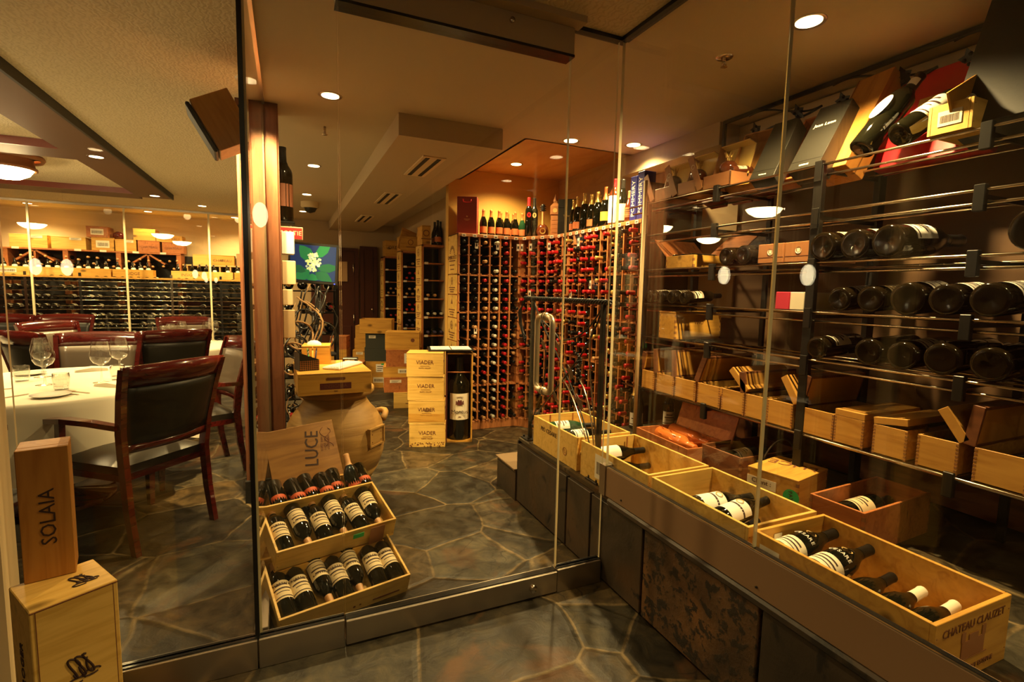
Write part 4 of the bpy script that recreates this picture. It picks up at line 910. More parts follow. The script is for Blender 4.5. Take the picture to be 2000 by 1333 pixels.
for k, (dx, dy, m, lb) in enumerate(((0.02, 0.0, 'green_sticker', 'green pen standing in the dark holder'), (0.035, 0.02, 'paper_yellow', 'yellow pencil standing in the dark holder'), (0.04, -0.01, 'cap_navy', 'dark blue pen standing in the holder'), (-0.015, 0.01, 'steel', 'metal scissors blade standing in the holder'))):
    p = empty('pen', TR((0.095+dx, 3.16+dy, ZB+0.003), 0, 0.15*k-0.2, 0.12*(k-1)), lb, 'pen', 'pens in the holder')
    MB().cyl((0, 0, 0), (0, 0, 0.10+0.006*k), 0.0042, 8).build('barrel', m, p); MB().cyl((0, 0, 0.10+0.006*k), (0, 0, 0.125+0.004*k), 0.0042, 8, r2=0.001).build('tip', m, p)
o = empty('keyboard', TR((0.305, 3.22, ZB), 0.95), 'white compact keyboard on the wooden case', 'keyboard')
MB().bbox(-0.14, 0.14, -0.055, 0.055, 0.001, 0.014, 0.003).build('tray', 'plastic_white', o)
b = MB()
for i in range(14):
    for j in range(5): b.bbox(-0.132+i*0.019, -0.132+i*0.019+0.0165, -0.046+j*0.019, -0.046+j*0.019+0.0165, 0.014, 0.018, 0.001)
b.build('keys', 'plastic_white', o, kind='stuff')
o = empty('black_device', TR((0.37, 3.42, ZB), -0.3), 'small black device behind the keyboard', 'device'); MB().bbox(-0.045, 0.045, -0.03, 0.03, 0.001, 0.028, 0.004).build('housing', 'plastic_black', o); MB().box(-0.03, 0.03, -0.0305, -0.030, 0.008, 0.016).build('front_slot', 'steel', o)
# ---- monitor on a post with the cable tangle behind
mon = empty('monitor', TR((0.165, 3.93, 1.372), -0.32, 0, 0.06) @ Matrix.Scale(0.92, 4), 'flat monitor showing a pale hydrangea flower, tilted beside the column', 'monitor')
MB().bbox(-0.19, 0.19, 0.0, 0.035, 0, 0.315, 0.004).build('frame', 'plastic_black', mon)
scr = plain('screen_blue', (0.01, 0.02, 0.06), 0.3, emit=0.5, ecol=(0.015, 0.045, 0.15)); M['scr'] = scr
M['scr_leaf'] = plain('screen_leaf', (0.01, 0.1, 0.03), 0.3, emit=0.5, ecol=(0.03, 0.24, 0.08)); M['scr_leaf2'] = plain('screen_leaf_dark', (0.01, 0.06, 0.03), 0.3, emit=0.5, ecol=(0.01, 0.12, 0.05))
M['scr_pet'] = plain('screen_petal', (0.5, 0.6, 0.3), 0.3, emit=0.6, ecol=(0.42, 0.56, 0.18)); M['scr_pet2'] = plain('screen_petal_blue', (0.4, 0.5, 0.5), 0.3, emit=0.45, ecol=(0.28, 0.44, 0.36))
MB().box(-0.172, 0.172, -0.002, 0.0, 0.024, 0.297).build('screen', 'scr', mon)
def leafpoly(cx, cz, L, wd, a, e, mi, b):
    pts = [(0, 0), (L*0.25, wd*0.8), (L*0.55, wd), (L*0.85, wd*0.5), (L, 0), (L*0.85, -wd*0.5), (L*0.55, -wd), (L*0.25, -wd*0.8)]
    ca, sa = math.cos(a), math.sin(a); q = [(max(-0.171, min(0.171, cx+x*ca-z*sa)), max(0.025, min(0.296, cz+x*sa+z*ca))) for x, z in pts]
    b.prism(q, -0.002-e, -0.002, mi)
im = MB()
for cx, cz, L, wd, a, mi in ((0, 0.17, 0.16, 0.05, 2.3, 0), (0.02, 0.2, 0.17, 0.04, 0.9, 0), (-0.02, 0.1, 0.13, 0.05, 3.7, 0), (0.02, 0.09, 0.15, 0.045, -0.5, 1), (0.03, 0.12, 0.17, 0.035, 0.1, 1), (-0.05, 0.09, 0.11, 0.03, 2.8, 1), (0.0, 0.08, 0.08, 0.05, -1.6, 0)): leafpoly(cx, cz, L, wd, a, 0.0006+0.0002*mi, mi, im)
im.build('leaf_image', ['scr_leaf', 'scr_leaf2'], mon)
rr_ = random.Random(5); im = MB()
for k in range(95):
    a, r_ = rr_.uniform(0, 2*PI), math.sqrt(rr_.random()); cx, cz = 0.0+0.050*r_*math.cos(a), 0.165+0.070*r_*math.sin(a)
    leafpoly(cx, cz, 0.019, 0.009, rr_.uniform(0, 6.28), 0.0012+0.00003*k, 1 if rr_.random() < 0.45 else 0, im)
im.build('flower_image', ['scr_pet', 'scr_pet2'], mon, kind='stuff')
MB().cyl((0.17, -0.001, 0.010), (0.17, -0.004, 0.010), 0.004, 8).build('power_light', plain('blue_led', (0, 0, 1), 0.5, emit=6, ecol=(0.05, 0.08, 1)), mon)
o = empty('monitor_post', TR((0.21, 4.03, 0)), 'dark post holding the monitor behind the jar', 'post')
b = MB(); b.cyl((0, 0, 0.02), (0, 0, 1.5), 0.022, 12); b.cyl((0, 0, 1.5), (0.0, -0.055, 1.5), 0.02, 10); b.build('pole', 'iron', o); MB().lathe([(0, 0), (0.16, 0), (0.16, 0.015), (0.03, 0.02)], 24).build('base', 'iron', o)
# cables as individual leads
rr_ = random.Random(11)
for k in range(16):
    x0, y0, z0 = 0.02+rr_.random()*0.22, 3.78+rr_.random()*0.14, 1.32-rr_.random()*0.08; pts = []; x, y, z = x0, y0, z0
    L = rr_.uniform(0.8, 1.15)
    for i in range(26):
        t_ = i/25; pts.append((x0+0.07*math.sin(t_*rr_.uniform(7, 9)+k)+0.03*math.sin(11*t_+k*2), y0+0.05*math.cos(t_*8+k*1.7), z0-L*t_+0.05*math.sin(t_*9+k)))
    m = MB().tube(pts, rr_.uniform(0.0035, 0.007), 6)
    o = m.build('cable', ['plastic_black', 'rubber', 'cardboard'][0 if k % 4 else 2]); tag(o, ('black' if k % 4 else 'tan')+' cable hanging in the tangle below the monitor', 'cable', ('black' if k % 4 else 'tan')+' cables below the monitor')
for k, (cx, cz, r_, m) in enumerate(((0.07, 1.02, 0.085, 'cardboard'), (0.05, 0.94, 0.07, 'plastic_black'), (0.10, 1.13, 0.06, 'plastic_black'), (0.03, 0.86, 0.10, 'cardboard'))):
    pts = [(cx+r_*math.cos(i*PI/12), 3.70+0.02*math.sin(i), cz+r_*1.1*math.sin(i*PI/12)) for i in range(24)]
    o = MB().tube(pts, 0.006, 6, closed=True).build('cable_coil', m); tag(o, ['tan looped cable coil below the monitor, upper', 'black looped cable coil behind the small case', 'small black cable loop right under the monitor', 'large tan cable loop by the pen holder'][k], 'cable')
# shelf unit with small boxes and a bottle rack behind the cables
o = empty('bottle_stand', TR((0.16, 4.35, 0)), 'black iron bottle stand behind the cable tangle', 'bottle stand')
b = MB()
for x in (-0.20, 0.20):
    for y in (-0.12, 0.12): b.box(x-0.01, x+0.01, y-0.01, y+0.01, 0, 1.42)
b.build('frame', 'iron', o)
for k in range(8): MB().box(-0.20, 0.20, -0.12, 0.12, 0.12+k*0.17, 0.13+k*0.17).build('shelf', 'iron', o)
for k in range(8):
    for i in range(4):
        if (k*3+i) % 5 == 0: continue
        b = bpy.data.objects.new('stand_bottle', NM[['cap_black', 'cap_red', 'cap_black', 'cap_gold'][(k+i) % 4]]); C.objects.link(b); b.matrix_basis = TR((0.16-0.15+i*0.10, 4.51, 0.171+k*0.17), rx=PI/2)
        tag(b, '%s-capped bottle, %s from left on the %s shelf up of the iron stand' % (['black', 'red', 'black', 'gold'][(k+i) % 4], ORD[i], ORD[k]), 'wine bottle', 'bottles in the iron stand')
# white boxes fixed to the back of the column
for k, (z, h, m, w_, lb) in enumerate(((1.55, 0.14, 'plastic_white', 0.075, 'white wall box behind the column, the upper one'), (1.36, 0.15, 'wall_cream', 0.080, 'cream wall box behind the column, the lower one'), (1.23, 0.10, 'wall_cream', 0.06, 'small beige box below the cream one by the column'), (1.02, 0.18, 'wall_tan', 0.07, 'tan frame hanging low on the column side'))):
    o = MB().bbox(-0.028, -0.028+w_, 3.50, 3.58, z, z+h, 0.004).build('wall_box', m); tag(o, lb, 'box')
# big black bottle on the column
bottle('display_bottle', TR((-0.012, 3.745, 1.775)), 'tall dark display bottle mounted on the column side under the ceiling', 'wine bottle', s=1.62, cap='cap_black', lab='ink_brown', lz=(0.06, 0.15), la=150, glass='bottle_brown', bands=False)
o = MB().bbox(-0.08, 0.055, 3.662, 3.81, 1.760, 1.774, 0.003).build('wall_bracket', 'iron'); tag(o, 'small bracket on the column carrying the tall dark bottle', 'bracket')
# exit sign and dome camera
o = empty('exit_sign', TR((0.055, 6.6, 1.90)), 'glowing red exit sign beyond the column', 'exit sign')
MB().bbox(-0.13, 0.13, 0, 0.06, 0, 0.15, 0.004).build('housing', 'wall_cream', o); MB().box(-0.12, 0.12, -0.002, 0, 0.012, 0.138).build('panel', 'exit_glow', o); letter('SORTIE', o, FR((0, -0.003, 0.075), (1, 0, 0), (0, 0, 1)), 0.072, 'exit_letters'); MB().cyl((0, 0.03, 0.15), (0, 0.03, CZ-1.90), 0.008, 6).build('stem', 'wall_cream', o)
o = empty('dome_camera', TR((0.29, 7.1, CZ)), 'small dome camera on the corridor ceiling', 'camera')
MB().lathe([(0.11, 0), (0.11, -0.06), (0.09, -0.075)], 20).build('mount', 'wall_cream', o); MB().lathe([(0.085, -0.07), (0.06, -0.12), (0, -0.14)], 18).build('dome', 'plastic_black', o)
o = empty('wall_sprinkler', TR((1.842, 1.818, CZ)), 'chrome sprinkler head in the ceiling left of the glaring downlight', 'sprinkler')
MB().lathe([(0.0, -0.003), (0.035, -0.004), (0.038, 0)], 20).build('plate', 'steel', o); b = MB(); b.cyl((0, 0, 0), (0, 0, -0.03), 0.007, 8); b.lathe([(0, -0.045), (0.016, -0.043)], 10); b.tube([(-0.008, 0, -0.02), (-0.012, 0, -0.033), (0, 0, -0.044), (0.012, 0, -0.033), (0.008, 0, -0.02)], 0.002, 5); b.build('head', 'steel', o)
o = empty('small_sprinkler', TR((0.255, 3.75, CZ)), 'small sprinkler behind the first downlight of the wine room', 'sprinkler'); MB().cyl((0, 0, 0), (0, 0, -0.05), 0.008, 8).build('stem', 'steel', o); MB().cyl((0, 0, -0.05), (0, 0, -0.054), 0.018, 10).build('deflector', 'steel', o)
# speaker
n_ = Vector((-0.87, -0.10, -0.48)).normalized(); u_ = Vector((-0.48, 0.0, 0.87)); u_ = (u_-n_*u_.dot(n_)).normalized(); w_ax = n_.cross(u_)
sp = empty('speaker', FR((-0.275, 2.95, 2.135), n_, w_ax, u_), 'wood-veneer speaker hung tilted beside the column', 'speaker')
MB().bbox(-0.095, 0.085, -0.09, 0.09, -0.125, 0.125, 0.004).build('cabinet', wood('speaker_veneer', (0.46, 0.22, 0.05), (0.60, 0.32, 0.09), PZ, knots=False), sp)
MB().bbox(0.089, 0.108, -0.088, 0.088, -0.122, 0.122, 0.006).build('grille', 'black', sp)
b = MB(); b.box(-0.16, -0.095, -0.02, 0.02, 0.03, 0.06); b.box(-0.17, -0.15, -0.03, 0.03, -0.02, 0.12); b.build('wall_bracket', 'black', sp)
o = MB().cyl((-0.17, 2.96, 2.2), (-0.17, 2.96, CZ), 0.012, 8).build('ceiling_bracket', 'black'); tag(o, 'black ceiling bracket above the speaker', 'bracket')
# ================================================================== STEPPED DISPLAY OF OPEN CASES BY THE DOOR
def tcase(x, y, z, rz, tilt, w_, d, h, label, mt='pine_pale', **k):
    T = TR((x, y, z), rz) @ Matrix.Rotation(tilt, 4, 'X') @ Matrix.Translation((0, d/2, 0))
    return case('wooden_wine_case', T, w_, d, h, label, mt, open_=True, **k), T
RZ = 0.27
c1, T1 = tcase(0.20, 2.06, 0.005, 0.235, 0.34, 0.54, 0.32, 0.10, 'lowest tilted open wooden case of bottles beside the glass door')
c2, T2 = tcase(0.185, 2.27, 0.17, 0.26, 0.34, 0.53, 0.29, 0.10, 'middle tilted open wooden case holding cream-labelled bottles')
c3, T3 = tcase(0.165, 2.585, 0.16, 0.26, 0.60, 0.50, 0.24, 0.06, 'upper tilted open case of red-labelled bottles below the branded lid', mt='pine')
MB().box(-0.025, 0.025, -0.012, 0.012, 0, 0.001, 0, FRONT(0.31, 0.075, 0.08)).build('green_tag', 'green_sticker', c2)
MB().box(-0.035, 0.035, -0.048, 0.046, 0, 0.0008, 0, FRONT(0.31, 0.05, 0.17)).build('tape', 'gift_brown', c2)
g = MB(); g.lathe([(0, 0), (0.006, 0.001)], 8, T=FRONT(0.34, 0.04, 0.02)); g.lathe([(0, 0), (0.005, 0.001)], 8, T=FRONT(0.34, 0.042, 0.045)); g.box(0.10, 0.22, -0.012, -0.004, 0, 0.0008, 0, FRONT(0.34, 0.05)); g.build('stains', 'ink_brown', c1)
o = MB().box(-0.24, 0.24, 0.1, 0.42, 0.0, 0.165, T=TR((0.185, 2.16, 0), 0.25)).build('support_crate', 'pine'); tag(o, 'plain wooden crate hidden under the middle tilted case', 'crate')
o = MB().box(-0.23, 0.23, 0.0, 0.24, 0.0, 0.155, T=TR((0.155, 2.60, 0), 0.26)).build('support_crate', 'pine'); tag(o, 'tall wooden crate behind carrying the uppermost tilted case', 'crate')
def incase(T, x, y, z, flip, roll, s=1.0, ang=0.0):
    # bottle lying in a tilted case, neck up the slope (or flipped)
    if flip: return T @ TR((x, y, z), ang) @ Matrix.Rotation(PI/2, 4, 'X') @ Matrix.Rotation(PI+roll, 4, 'Z')
    return T @ TR((x, y, z), ang) @ Matrix.Rotation(-PI/2, 4, 'X') @ Matrix.Rotation(PI*0+PI+roll, 4, 'Z') @ Matrix.Rotation(PI, 4, 'Z')
pos = ['first', 'second', 'third', 'fourth', 'fifth', 'sixth', 'seventh']
for k in range(7):
    fl = k in (2, 4); x = -0.225+k*0.075
    up = 0.060 if not fl else 0.055
    T = incase(T1, x, (-0.140 if not fl else 0.155), up, fl, 0.1*math.sin(k*2), ang=0.05*math.sin(k))
    bottle('cream_label_bottle', T @ Matrix.Identity(4), '%s bottle from the left in the lowest tilted case, neck pointing %s' % (pos[k], 'down' if fl else 'up'), kind='bordeaux', lab='paper_cream', cap='cap_tan' if k != 3 else 'cap_black', caplen=0.05, group='bottles in the lowest tilted case', lz=(0.075, 0.165), la=80, s=1.0, text=('Aventure', 0.016, 0.150), bands=True)
for k in range(6):
    fl = k in (1, 3, 5); x = -0.215+k*0.085
    T = incase(T2, x, (-0.125 if not fl else 0.165), 0.055, fl, 0.1*math.sin(k*3+1), ang=0.04*math.sin(k*2))
    bottle('cream_label_bottle', T, '%s bottle from the left in the middle tilted case, neck pointing %s' % (pos[k], 'down' if fl else 'up'), kind='bordeaux', lab='paper_cream', cap='cap_tan', caplen=0.05, group='bottles in the middle tilted case', lz=(0.075, 0.165), la=80, s=0.98, text=('Aventure', 0.016, 0.150))
for k in range(7):
    x = -0.215+k*0.072
    T = T3 @ TR((x, 0.135 - 0.03*(k % 2), 0.100 if k % 2 else 0.075), 0.08*math.sin(k)) @ Matrix.Rotation(PI/2-0.12, 4, 'X')
    if k == 5: T = T3 @ TR((x, -0.12, 0.075)) @ Matrix.Rotation(-PI/2+0.3, 4, 'X') @ Matrix.Rotation(PI, 4, 'Z')
    b = bottle('red_label_bottle', T, '%s bottle from the left in the upper tilted case, with orange-red sunburst label' % pos[k], lab=None, cap='cap_black' if k != 5 else 'cap_tan', group='bottles in the upper tilted case')
    g = MB()
    for q in range(14):
        a = (q-6.5)*0.16+PI/2; r = 0.0384; z1 = 0.128+0.010*(q % 2)
        g.add([(r*math.cos(a-0.08), r*math.sin(a-0.08), 0.103), (r*math.cos(a+0.08), r*math.sin(a+0.08), 0.103), (r*math.cos(a+0.08), r*math.sin(a+0.08), z1-0.012), (r*math.cos(a), r*math.sin(a), z1), (r*math.cos(a-0.08), r*math.sin(a-0.08), z1-0.012)], [(0, 1, 2, 3, 4)])
    g.build('sunburst_label', 'sunburst', b)
# branded lid leaning on the jar
Tl = TR((0.095, 2.76, 0.27), 0.26) @ Matrix.Rotation(-0.42, 4, 'X') @ Matrix.Rotation(-0.06, 4, 'Y')
lid = empty('case_lid', Tl, 'large wooden case lid with burnt lettering leaning against the jar', 'case lid')
MB().bbox(-0.175, 0.185, 0, 0.012, -0.02, 0.36, 0.002).build('panel', wood('aged_lid_wood', (0.19, 0.08, 0.016), (0.31, 0.15, 0.035), PX), lid)
letter('LUCE', lid, FR((0.05, -0.001, 0.225), (0.18, 0, 1), (-1, 0, 0.18)), 0.10, 'ink', sx=0.80)
for k in range(3): letter('LUCE 2001', lid, FR((0.105+0.018*k, -0.001, 0.24), (0.18, 0, 1), (-1, 0, 0.18)), 0.017, 'ink_brown')
b = MB(); b.tube([(0.125+0.02*math.sin(t*0.7), -0.001, 0.22+t*0.012) for t in range(10)], 0.0015, 4); b.tube([(0.145+0.02*math.sin(t*0.9+1), -0.001, 0.21+t*0.012) for t in range(10)], 0.0015, 4); b.build('flourish', 'ink_brown', lid)
# ================================================================== PLINTH CASES
PC = [(0.59, 1.10), (1.115, 1.60), (1.615, 2.145), (2.18, 2.69)]
LB = ['long open pine case nearest the viewer on the stone plinth with five large bottles', 'second open pine case on the plinth with stacked white-labelled bottles', 'third open pine case on the plinth with a barcode label', 'open pine case at the far end of the plinth behind the iron rail']
cs = []
for (ya, yb), lb in zip(PC, LB):
    o = case('plinth_wine_case', TR((1.525, (ya+yb)/2, 0.4205), -0.01 if ya < 1 else 0.0), 0.335, yb-ya-0.004, 0.178, lb, 'pine_pale' if ya > 1 else 'pine', open_=True, th=0.012); cs.append(o)
D0 = 0.506
letter('CHATEAU CLAUZET', cs[0], FRONT(D0, 0.145), 0.030, 'ink_brown'); letter('SAINT ESTEPHE', cs[0], FRONT(D0, 0.028, 0.04), 0.018, 'ink_brown'); 
g = MB(); g.box(-0.05, 0.05, -0.025, 0.02, 0, 0.001, 0, FRONT(D0, 0.085)); g.box(-0.02, 0.02, 0.02, 0.035, 0, 0.001, 0, FRONT(D0, 0.085)); g.box(-0.065, 0.065, -0.03, -0.027, 0, 0.001, 0, FRONT(D0, 0.085))
for x in (-0.045, 0.045): g.box(x-0.008, x+0.008, 0.02, 0.045, 0, 0.001, 0, FRONT(D0, 0.085))
g.build('castle_print', 'gift_brown', cs[0])
sticker(cs[0], LEFT(0.335, 0.12, 0.19), 0.07, 0.05, 'paper', True)
b = MB(); b.box(-0.018, 0.018, -0.035, 0.035, 0, 0.001, 0, FR((-0.07, D0/2-0.0135, 0.12), (1, 0, 0), (0, 0, 1))); b.build('inner_sticker', 'paper', cs[0])
sticker(cs[2], LEFT(0.335, 0.09, 0.06), 0.14, 0.12, 'paper', True)
letter('PIO CESARE', cs[3], LEFT(0.335, 0.125, 0.06), 0.036, 'ink'); 
g = MB(); g.lathe([(0.018, 0), (0.022, 0.001)], 16, T=LEFT(0.335, 0.07, -0.13)); g.lathe([(0.007, 0), (0.010, 0.001)], 12, T=LEFT(0.335, 0.07, -0.13)); g.build('knot_mark', 'gift_brown', cs[3])
for o in cs:
    for x in (-0.06, 0.10): MB().box(x-0.003, x+0.003, 0.235-0.0, 0.240, 0.06, 0.176).build('inner_batten', 'pine_red', o) if o is not cs[0] else None
def lie(x, y, z, rz, tilt=0.0, roll=0.0):
    # bottle lying with the neck pointing along +x turned by rz; label turned upward
    return TR((x, y, z), rz) @ Matrix.Rotation(-tilt, 4, 'Y') @ Matrix.Rotation(PI/2, 4, 'Y') @ Matrix.Rotation(-PI/2+roll, 4, 'Z')
# case 1: five large bottles lying across, necks resting on the far side
for k, (y, z, lbm, tl) in enumerate(((1.04, 0.540, 'paper', 0.04), (0.925, 0.540, 'paper', 0.04), (0.838, 0.500, 'paper', 0.0), (0.760, 0.500, 'paper', 0.0), (0.682, 0.505, 'paper', 0.0))):
    b = bottle('large_wine_bottle', lie(1.375, y-0.01, z, 0.05, tl if k < 2 else 0.06, 0.25 if k < 2 else 2.4), ['white-labelled large bottle farthest back in the nearest plinth case', 'white-labelled large bottle second from the back, nearest plinth case', 'dark bottle in the middle of the nearest plinth case', 'dark bottle with pale capsule, second from the front, nearest plinth case', 'dark bottle with pink-white capsule, frontmost in the nearest plinth case'][k], kind='burgundy', lab='paper', cap='cap_black' if k < 3 else 'paper', s=1.06 if k < 2 else 0.92, group='bottles in the nearest plinth case', lz=(0.01, 0.09), la=85, bands=True, text=('CESARE', 0.019, 0.125), tmat='ink_white')
    if k < 2: MB().lathe([(0.012, 0), (0.015, 0.001)], 16, T=FR((0, -0.0385, 0.155), (1, 0, 0), (0, 0.25, 1))).build('crest', 'ink_gold', b)
# case 2: stacked bottles with white labels
for k, (x, y, z, rz, tl, rl) in enumerate(((1.38, 1.235, 0.478, 0.05, 0, 0.2), (1.38, 1.325, 0.476, 0.0, 0, -0.1), (1.375, 1.42, 0.476, 0.1, 0, 0.3), (1.40, 1.50, 0.476, 0.0, 0, 0.0), (1.39, 1.275, 0.548, 0.12, 0.05, 0.1), (1.38, 1.39, 0.548, -0.02, 0, 0.3))):
    b = bottle('white_label_bottle', lie(x, y, z, rz, tl, rl), ['white-labelled bottle frontmost at the bottom of the second plinth case', 'bottle second from the front, lower layer, second plinth case', 'bottle third from the front, lower layer, second plinth case', 'bottle against the back of the second plinth case', 'large white-labelled bottle lying on top in the second plinth case', 'upper bottle further back in the second plinth case'][k], kind='burgundy', lab='paper_white', cap='cap_black', s=0.93 if k < 4 else 1.02, group='bottles in the second plinth case', lz=(0.03, 0.135), la=85, bands=False)
    MB().lathe([(0.0422, 0.088), (0.0423, 0.097)], 14, a0=-PI/2-R(85), a1=-PI/2+R(85)).build('dark_band', 'ink', b)
    MB().lathe([(0.010, 0), (0.014, 0.001)], 16, T=FR((0, -0.043, 0.118), (1, 0, 0), (0, 0, 1))).build('label_crest', 'ink_gold', b)
# case 3
for k, (x, y, z, rz, rl) in enumerate(((1.375, 1.78, 0.472, 0.03, 1.9), (1.38, 1.88, 0.472, 0.0, 1.6), (1.37, 2.06, 0.545, -0.02, 0.1), (1.38, 2.02, 0.472, 0.0, 0.5))):
    b = bottle('white_label_bottle', lie(x, y-0.02, z, rz, 0.0 if k else 0.05, rl), ['dark bottle showing only its neck, front of the third plinth case', 'second dark bottle neck in the third plinth case', 'large white-labelled bottle on top in the third plinth case', 'bottle underneath the white-labelled one in the third plinth case'][k], kind='burgundy', lab='paper_white', cap='cap_black', s=0.9 if k < 2 else 1.0, group='bottles in the third plinth case', lz=(0.03, 0.135), la=85, bands=False)
# case 4
for k, (x, y, z, rz, rl, gl) in enumerate(((1.385, 2.53, 0.555, -0.12, 0.1, 'bottle_green'), (1.38, 2.42, 0.47, 0.0, 0.3, 'bottle'), (1.39, 2.33, 0.555, 0.02, 0.1, 'bottle'), (1.38, 2.50, 0.47, 0.0, 0.3, 'bottle'), (1.40, 2.25, 0.47, 0.0, 0.3, 'bottle'))):
    bottle('white_label_bottle', lie(x, y, z, rz, 0.02, rl), ['green glass bottle lying at the back of the far plinth case', 'dark bottle in the middle of the far plinth case', 'white-labelled bottle lying on top, front of the far plinth case', 'dark bottle below the green one in the far plinth case', 'dark bottle at the front bottom of the far plinth case'][k], kind='burgundy', glass=gl, lab='paper_white', cap='cap_black', s=0.93, group='bottles in the far plinth case', lz=(0.03, 0.12), la=80)
# ================================================================== IRON VINE RAIL
vr = empty('iron_rail', TR((1.385, 0, 0.42)), 'black wrought iron rail with vine rods at the end of the plinth', 'iron rail')
YA, YZ = 2.03, 2.79
for y in (YA, YZ):
    b = MB(); b.bbox(-0.011, 0.011, y-0.011, y+0.011, 0, 0.875, 0.002); b.build('post', 'iron', vr)
    f = MB(); f.bbox(-0.04, 0.04, y-0.05, y+0.05, 0, 0.010, 0.002)
    for sx in (-1, 1):
        for sy in (-1, 1): f.cyl((sx*0.026, y+sy*0.034, 0.01), (sx*0.026, y+sy*0.034, 0.022), 0.007, 6)
    f.build('foot_plate', 'iron', vr)
MB().bbox(-0.006, 0.006, YA, YZ, 0.085, 0.100, 0.001).build('lower_bar', 'iron', vr)
for ph in range(3):
    n = 110; pts = [(0.009*math.cos(i*0.75+ph*2.09), YA-0.06+(YZ+0.12-YA+0.06)*i/n, 0.885+0.009*math.sin(i*0.75+ph*2.09)) for i in range(n+1)]
    MB().tube(pts, 0.0065, 6).build('twisted_top_bar', 'iron', vr)
for k in range(4):
    pts = [(0.0+0.01*k, YZ+0.10, 0.885), (0.0+0.01*k, YZ+0.15+0.012*k, 0.86), (0.0, YZ+0.175+0.012*k, 0.80), (0.0, YZ+0.165+0.01*k, 0.72), (-0.0, YZ+0.13-0.01*k, 0.66-0.02*k), (0.0, YZ+0.09, 0.64)]
    MB().tube(pts, 0.005, 6).build('end_tendril', 'iron', vr)
def bez(p0, p1, p2, p3, n=18):
    p0, p1, p2, p3 = map(Vector, (p0, p1, p2, p3)); r = []
    for i in range(n+1):
        t_ = i/n; r.append(p0*(1-t_)**3+3*p1*t_*(1-t_)**2+3*p2*t_*t_*(1-t_)+p3*t_**3)
    return r
V = [((0, YZ-0.01, 0.87), (0, 2.6, 0.62), (0.03, 2.25, 0.45), (0, YA+0.02, 0.03)), ((0, YZ-0.01, 0.87), (0.02, 2.72, 0.7), (0, 2.5, 0.75), (0.02, 2.45, 0.62)), ((0, YA+0.01, 0.86), (0, 2.15, 0.6), (0.02, 2.45, 0.45), (0, YZ-0.02, 0.12)),
     ((0, YA+0.01, 0.86), (0.01, 2.2, 0.7), (0.02, 2.32, 0.68), (0, 2.44, 0.66)), ((0, YA+0.02, 0.03), (0.01, 2.1, 0.3), (0.03, 2.18, 0.42), (0.02, 2.30, 0.50)), ((0, YA+0.02, 0.03), (0.01, 2.2, 0.25), (0.03, 2.35, 0.4), (0, 2.42, 0.46)),
     ((0, YZ-0.02, 0.12), (0, 2.65, 0.3), (0.02, 2.6, 0.5), (0, 2.62, 0.60)), ((0, YA+0.02, 0.03), (0.02, 2.06, 0.3), (-0.01, 2.16, 0.5), (0, 2.13, 0.75))]
for q in V: MB().tube(bez(*q), 0.0045, 6).build('vine_rod', 'steel' if q[0][1] < 2.1 and q[0][2] < 0.1 else 'iron', vr)
def grapeleaf(b, T, s=1.0, mi=0):
    n = 10; pts = []
    for i in range(n):
        a = 2*PI*i/n; r = s*(0.035 if i % 2 == 0 else 0.020); pts.append((r*math.cos(a), r*math.sin(a)))
    b.add([(x, y, 0.004*math.sin(3*x/s*30)) for x, y in pts]+[(0, 0, 0.008*s)]+[(x, y, -0.002) for x, y in pts], [(i, (i+1) % n, n) for i in range(n)]+[(n+1+(i+1) % n, n+1+i, i, (i+1) % n) for i in range(n)]+[tuple(range(2*n, n, -1))], mi, False, T)
for (y, z, s_) in ((2.44, 0.62, 1.0), (2.30, 0.50, 1.1), (2.62, 0.62, 0.9), (2.20, 0.36, 1.1), (2.46, 0.34, 0.9)):
    b = MB(); grapeleaf(b, FR((-0.01, y, z), (0, 1, 0.2), (-0.3, 0, 1)), s_*1.2); b.build('vine_leaf', 'iron_brown', vr)
b = MB(); rr_ = random.Random(2)
for k in range(26):
    t_ = k/26; b.sphere((rr_.uniform(-0.015, 0.015), 2.24+rr_.uniform(-0.03, 0.03)*(1-t_), 0.60-0.13*t_), 0.009, 6)
b.build('grape_cluster', 'iron', vr)
# ================================================================== RIGHT WALL DISPLAY SHELF
sh = empty('display_shelf', TR((0, 0, 0.42)), 'black metal display shelf with polished rods on the right wall', 'shelf')
SX0, SX1, SY0, SY1 = 2.10, 2.60, -0.90, 2.82
ZL = [1.915, 1.715, 1.50, 1.285, 1.075, 0.735]
for y in (2.64, 2.07, 1.50, 0.93, 0.36, -0.21, -0.78):
    b = MB(); thick = y in (2.64, 1.50, 0.36)
    b.bbox(2.50, 2.52+0.03*thick, y-0.014, y+0.014, 0, 1.52, 0.002); b.build('rear_post', 'iron', sh)
    if thick: MB().bbox(SX0-0.005, SX0+0.022, y-0.020, y+0.020, 0, 1.50, 0.002).build('front_post', 'iron', sh)
    for z in ZL:
        b = MB(); b.bbox(SX0-0.012, SX0+0.012, y-0.016, y+0.016, z-0.42-0.070, z-0.42+0.018, 0.002); b.box(SX0, SX1-0.08, y-0.004, y+0.004, z-0.42-0.028, z-0.42-0.012)
        b.build('bracket', 'iron', sh)
for i, z in enumerate(ZL):
    for (x, dz, r) in ((SX0, 0.0, 0.0055), (SX0+0.03, -0.040, 0.0055), (SX0+0.22, -0.012, 0.005), (SX1-0.16, -0.012, 0.005)):
        if i == 5 and dz == -0.040: dz = -0.012
        MB().cyl((x, SY0, z-0.42+dz), (x, SY1, z-0.42+dz), r, 8).build('rod', 'rod', sh)
# white round post standing by the rack end
o = MB().cyl((2.05, 2.60, 0.421), (2.05, 2.60, 2.05), 0.012, 14).build('upright_tube', 'wall_cream'); tag(o, 'slim pale upright tube in front of the shelf end', 'tube')
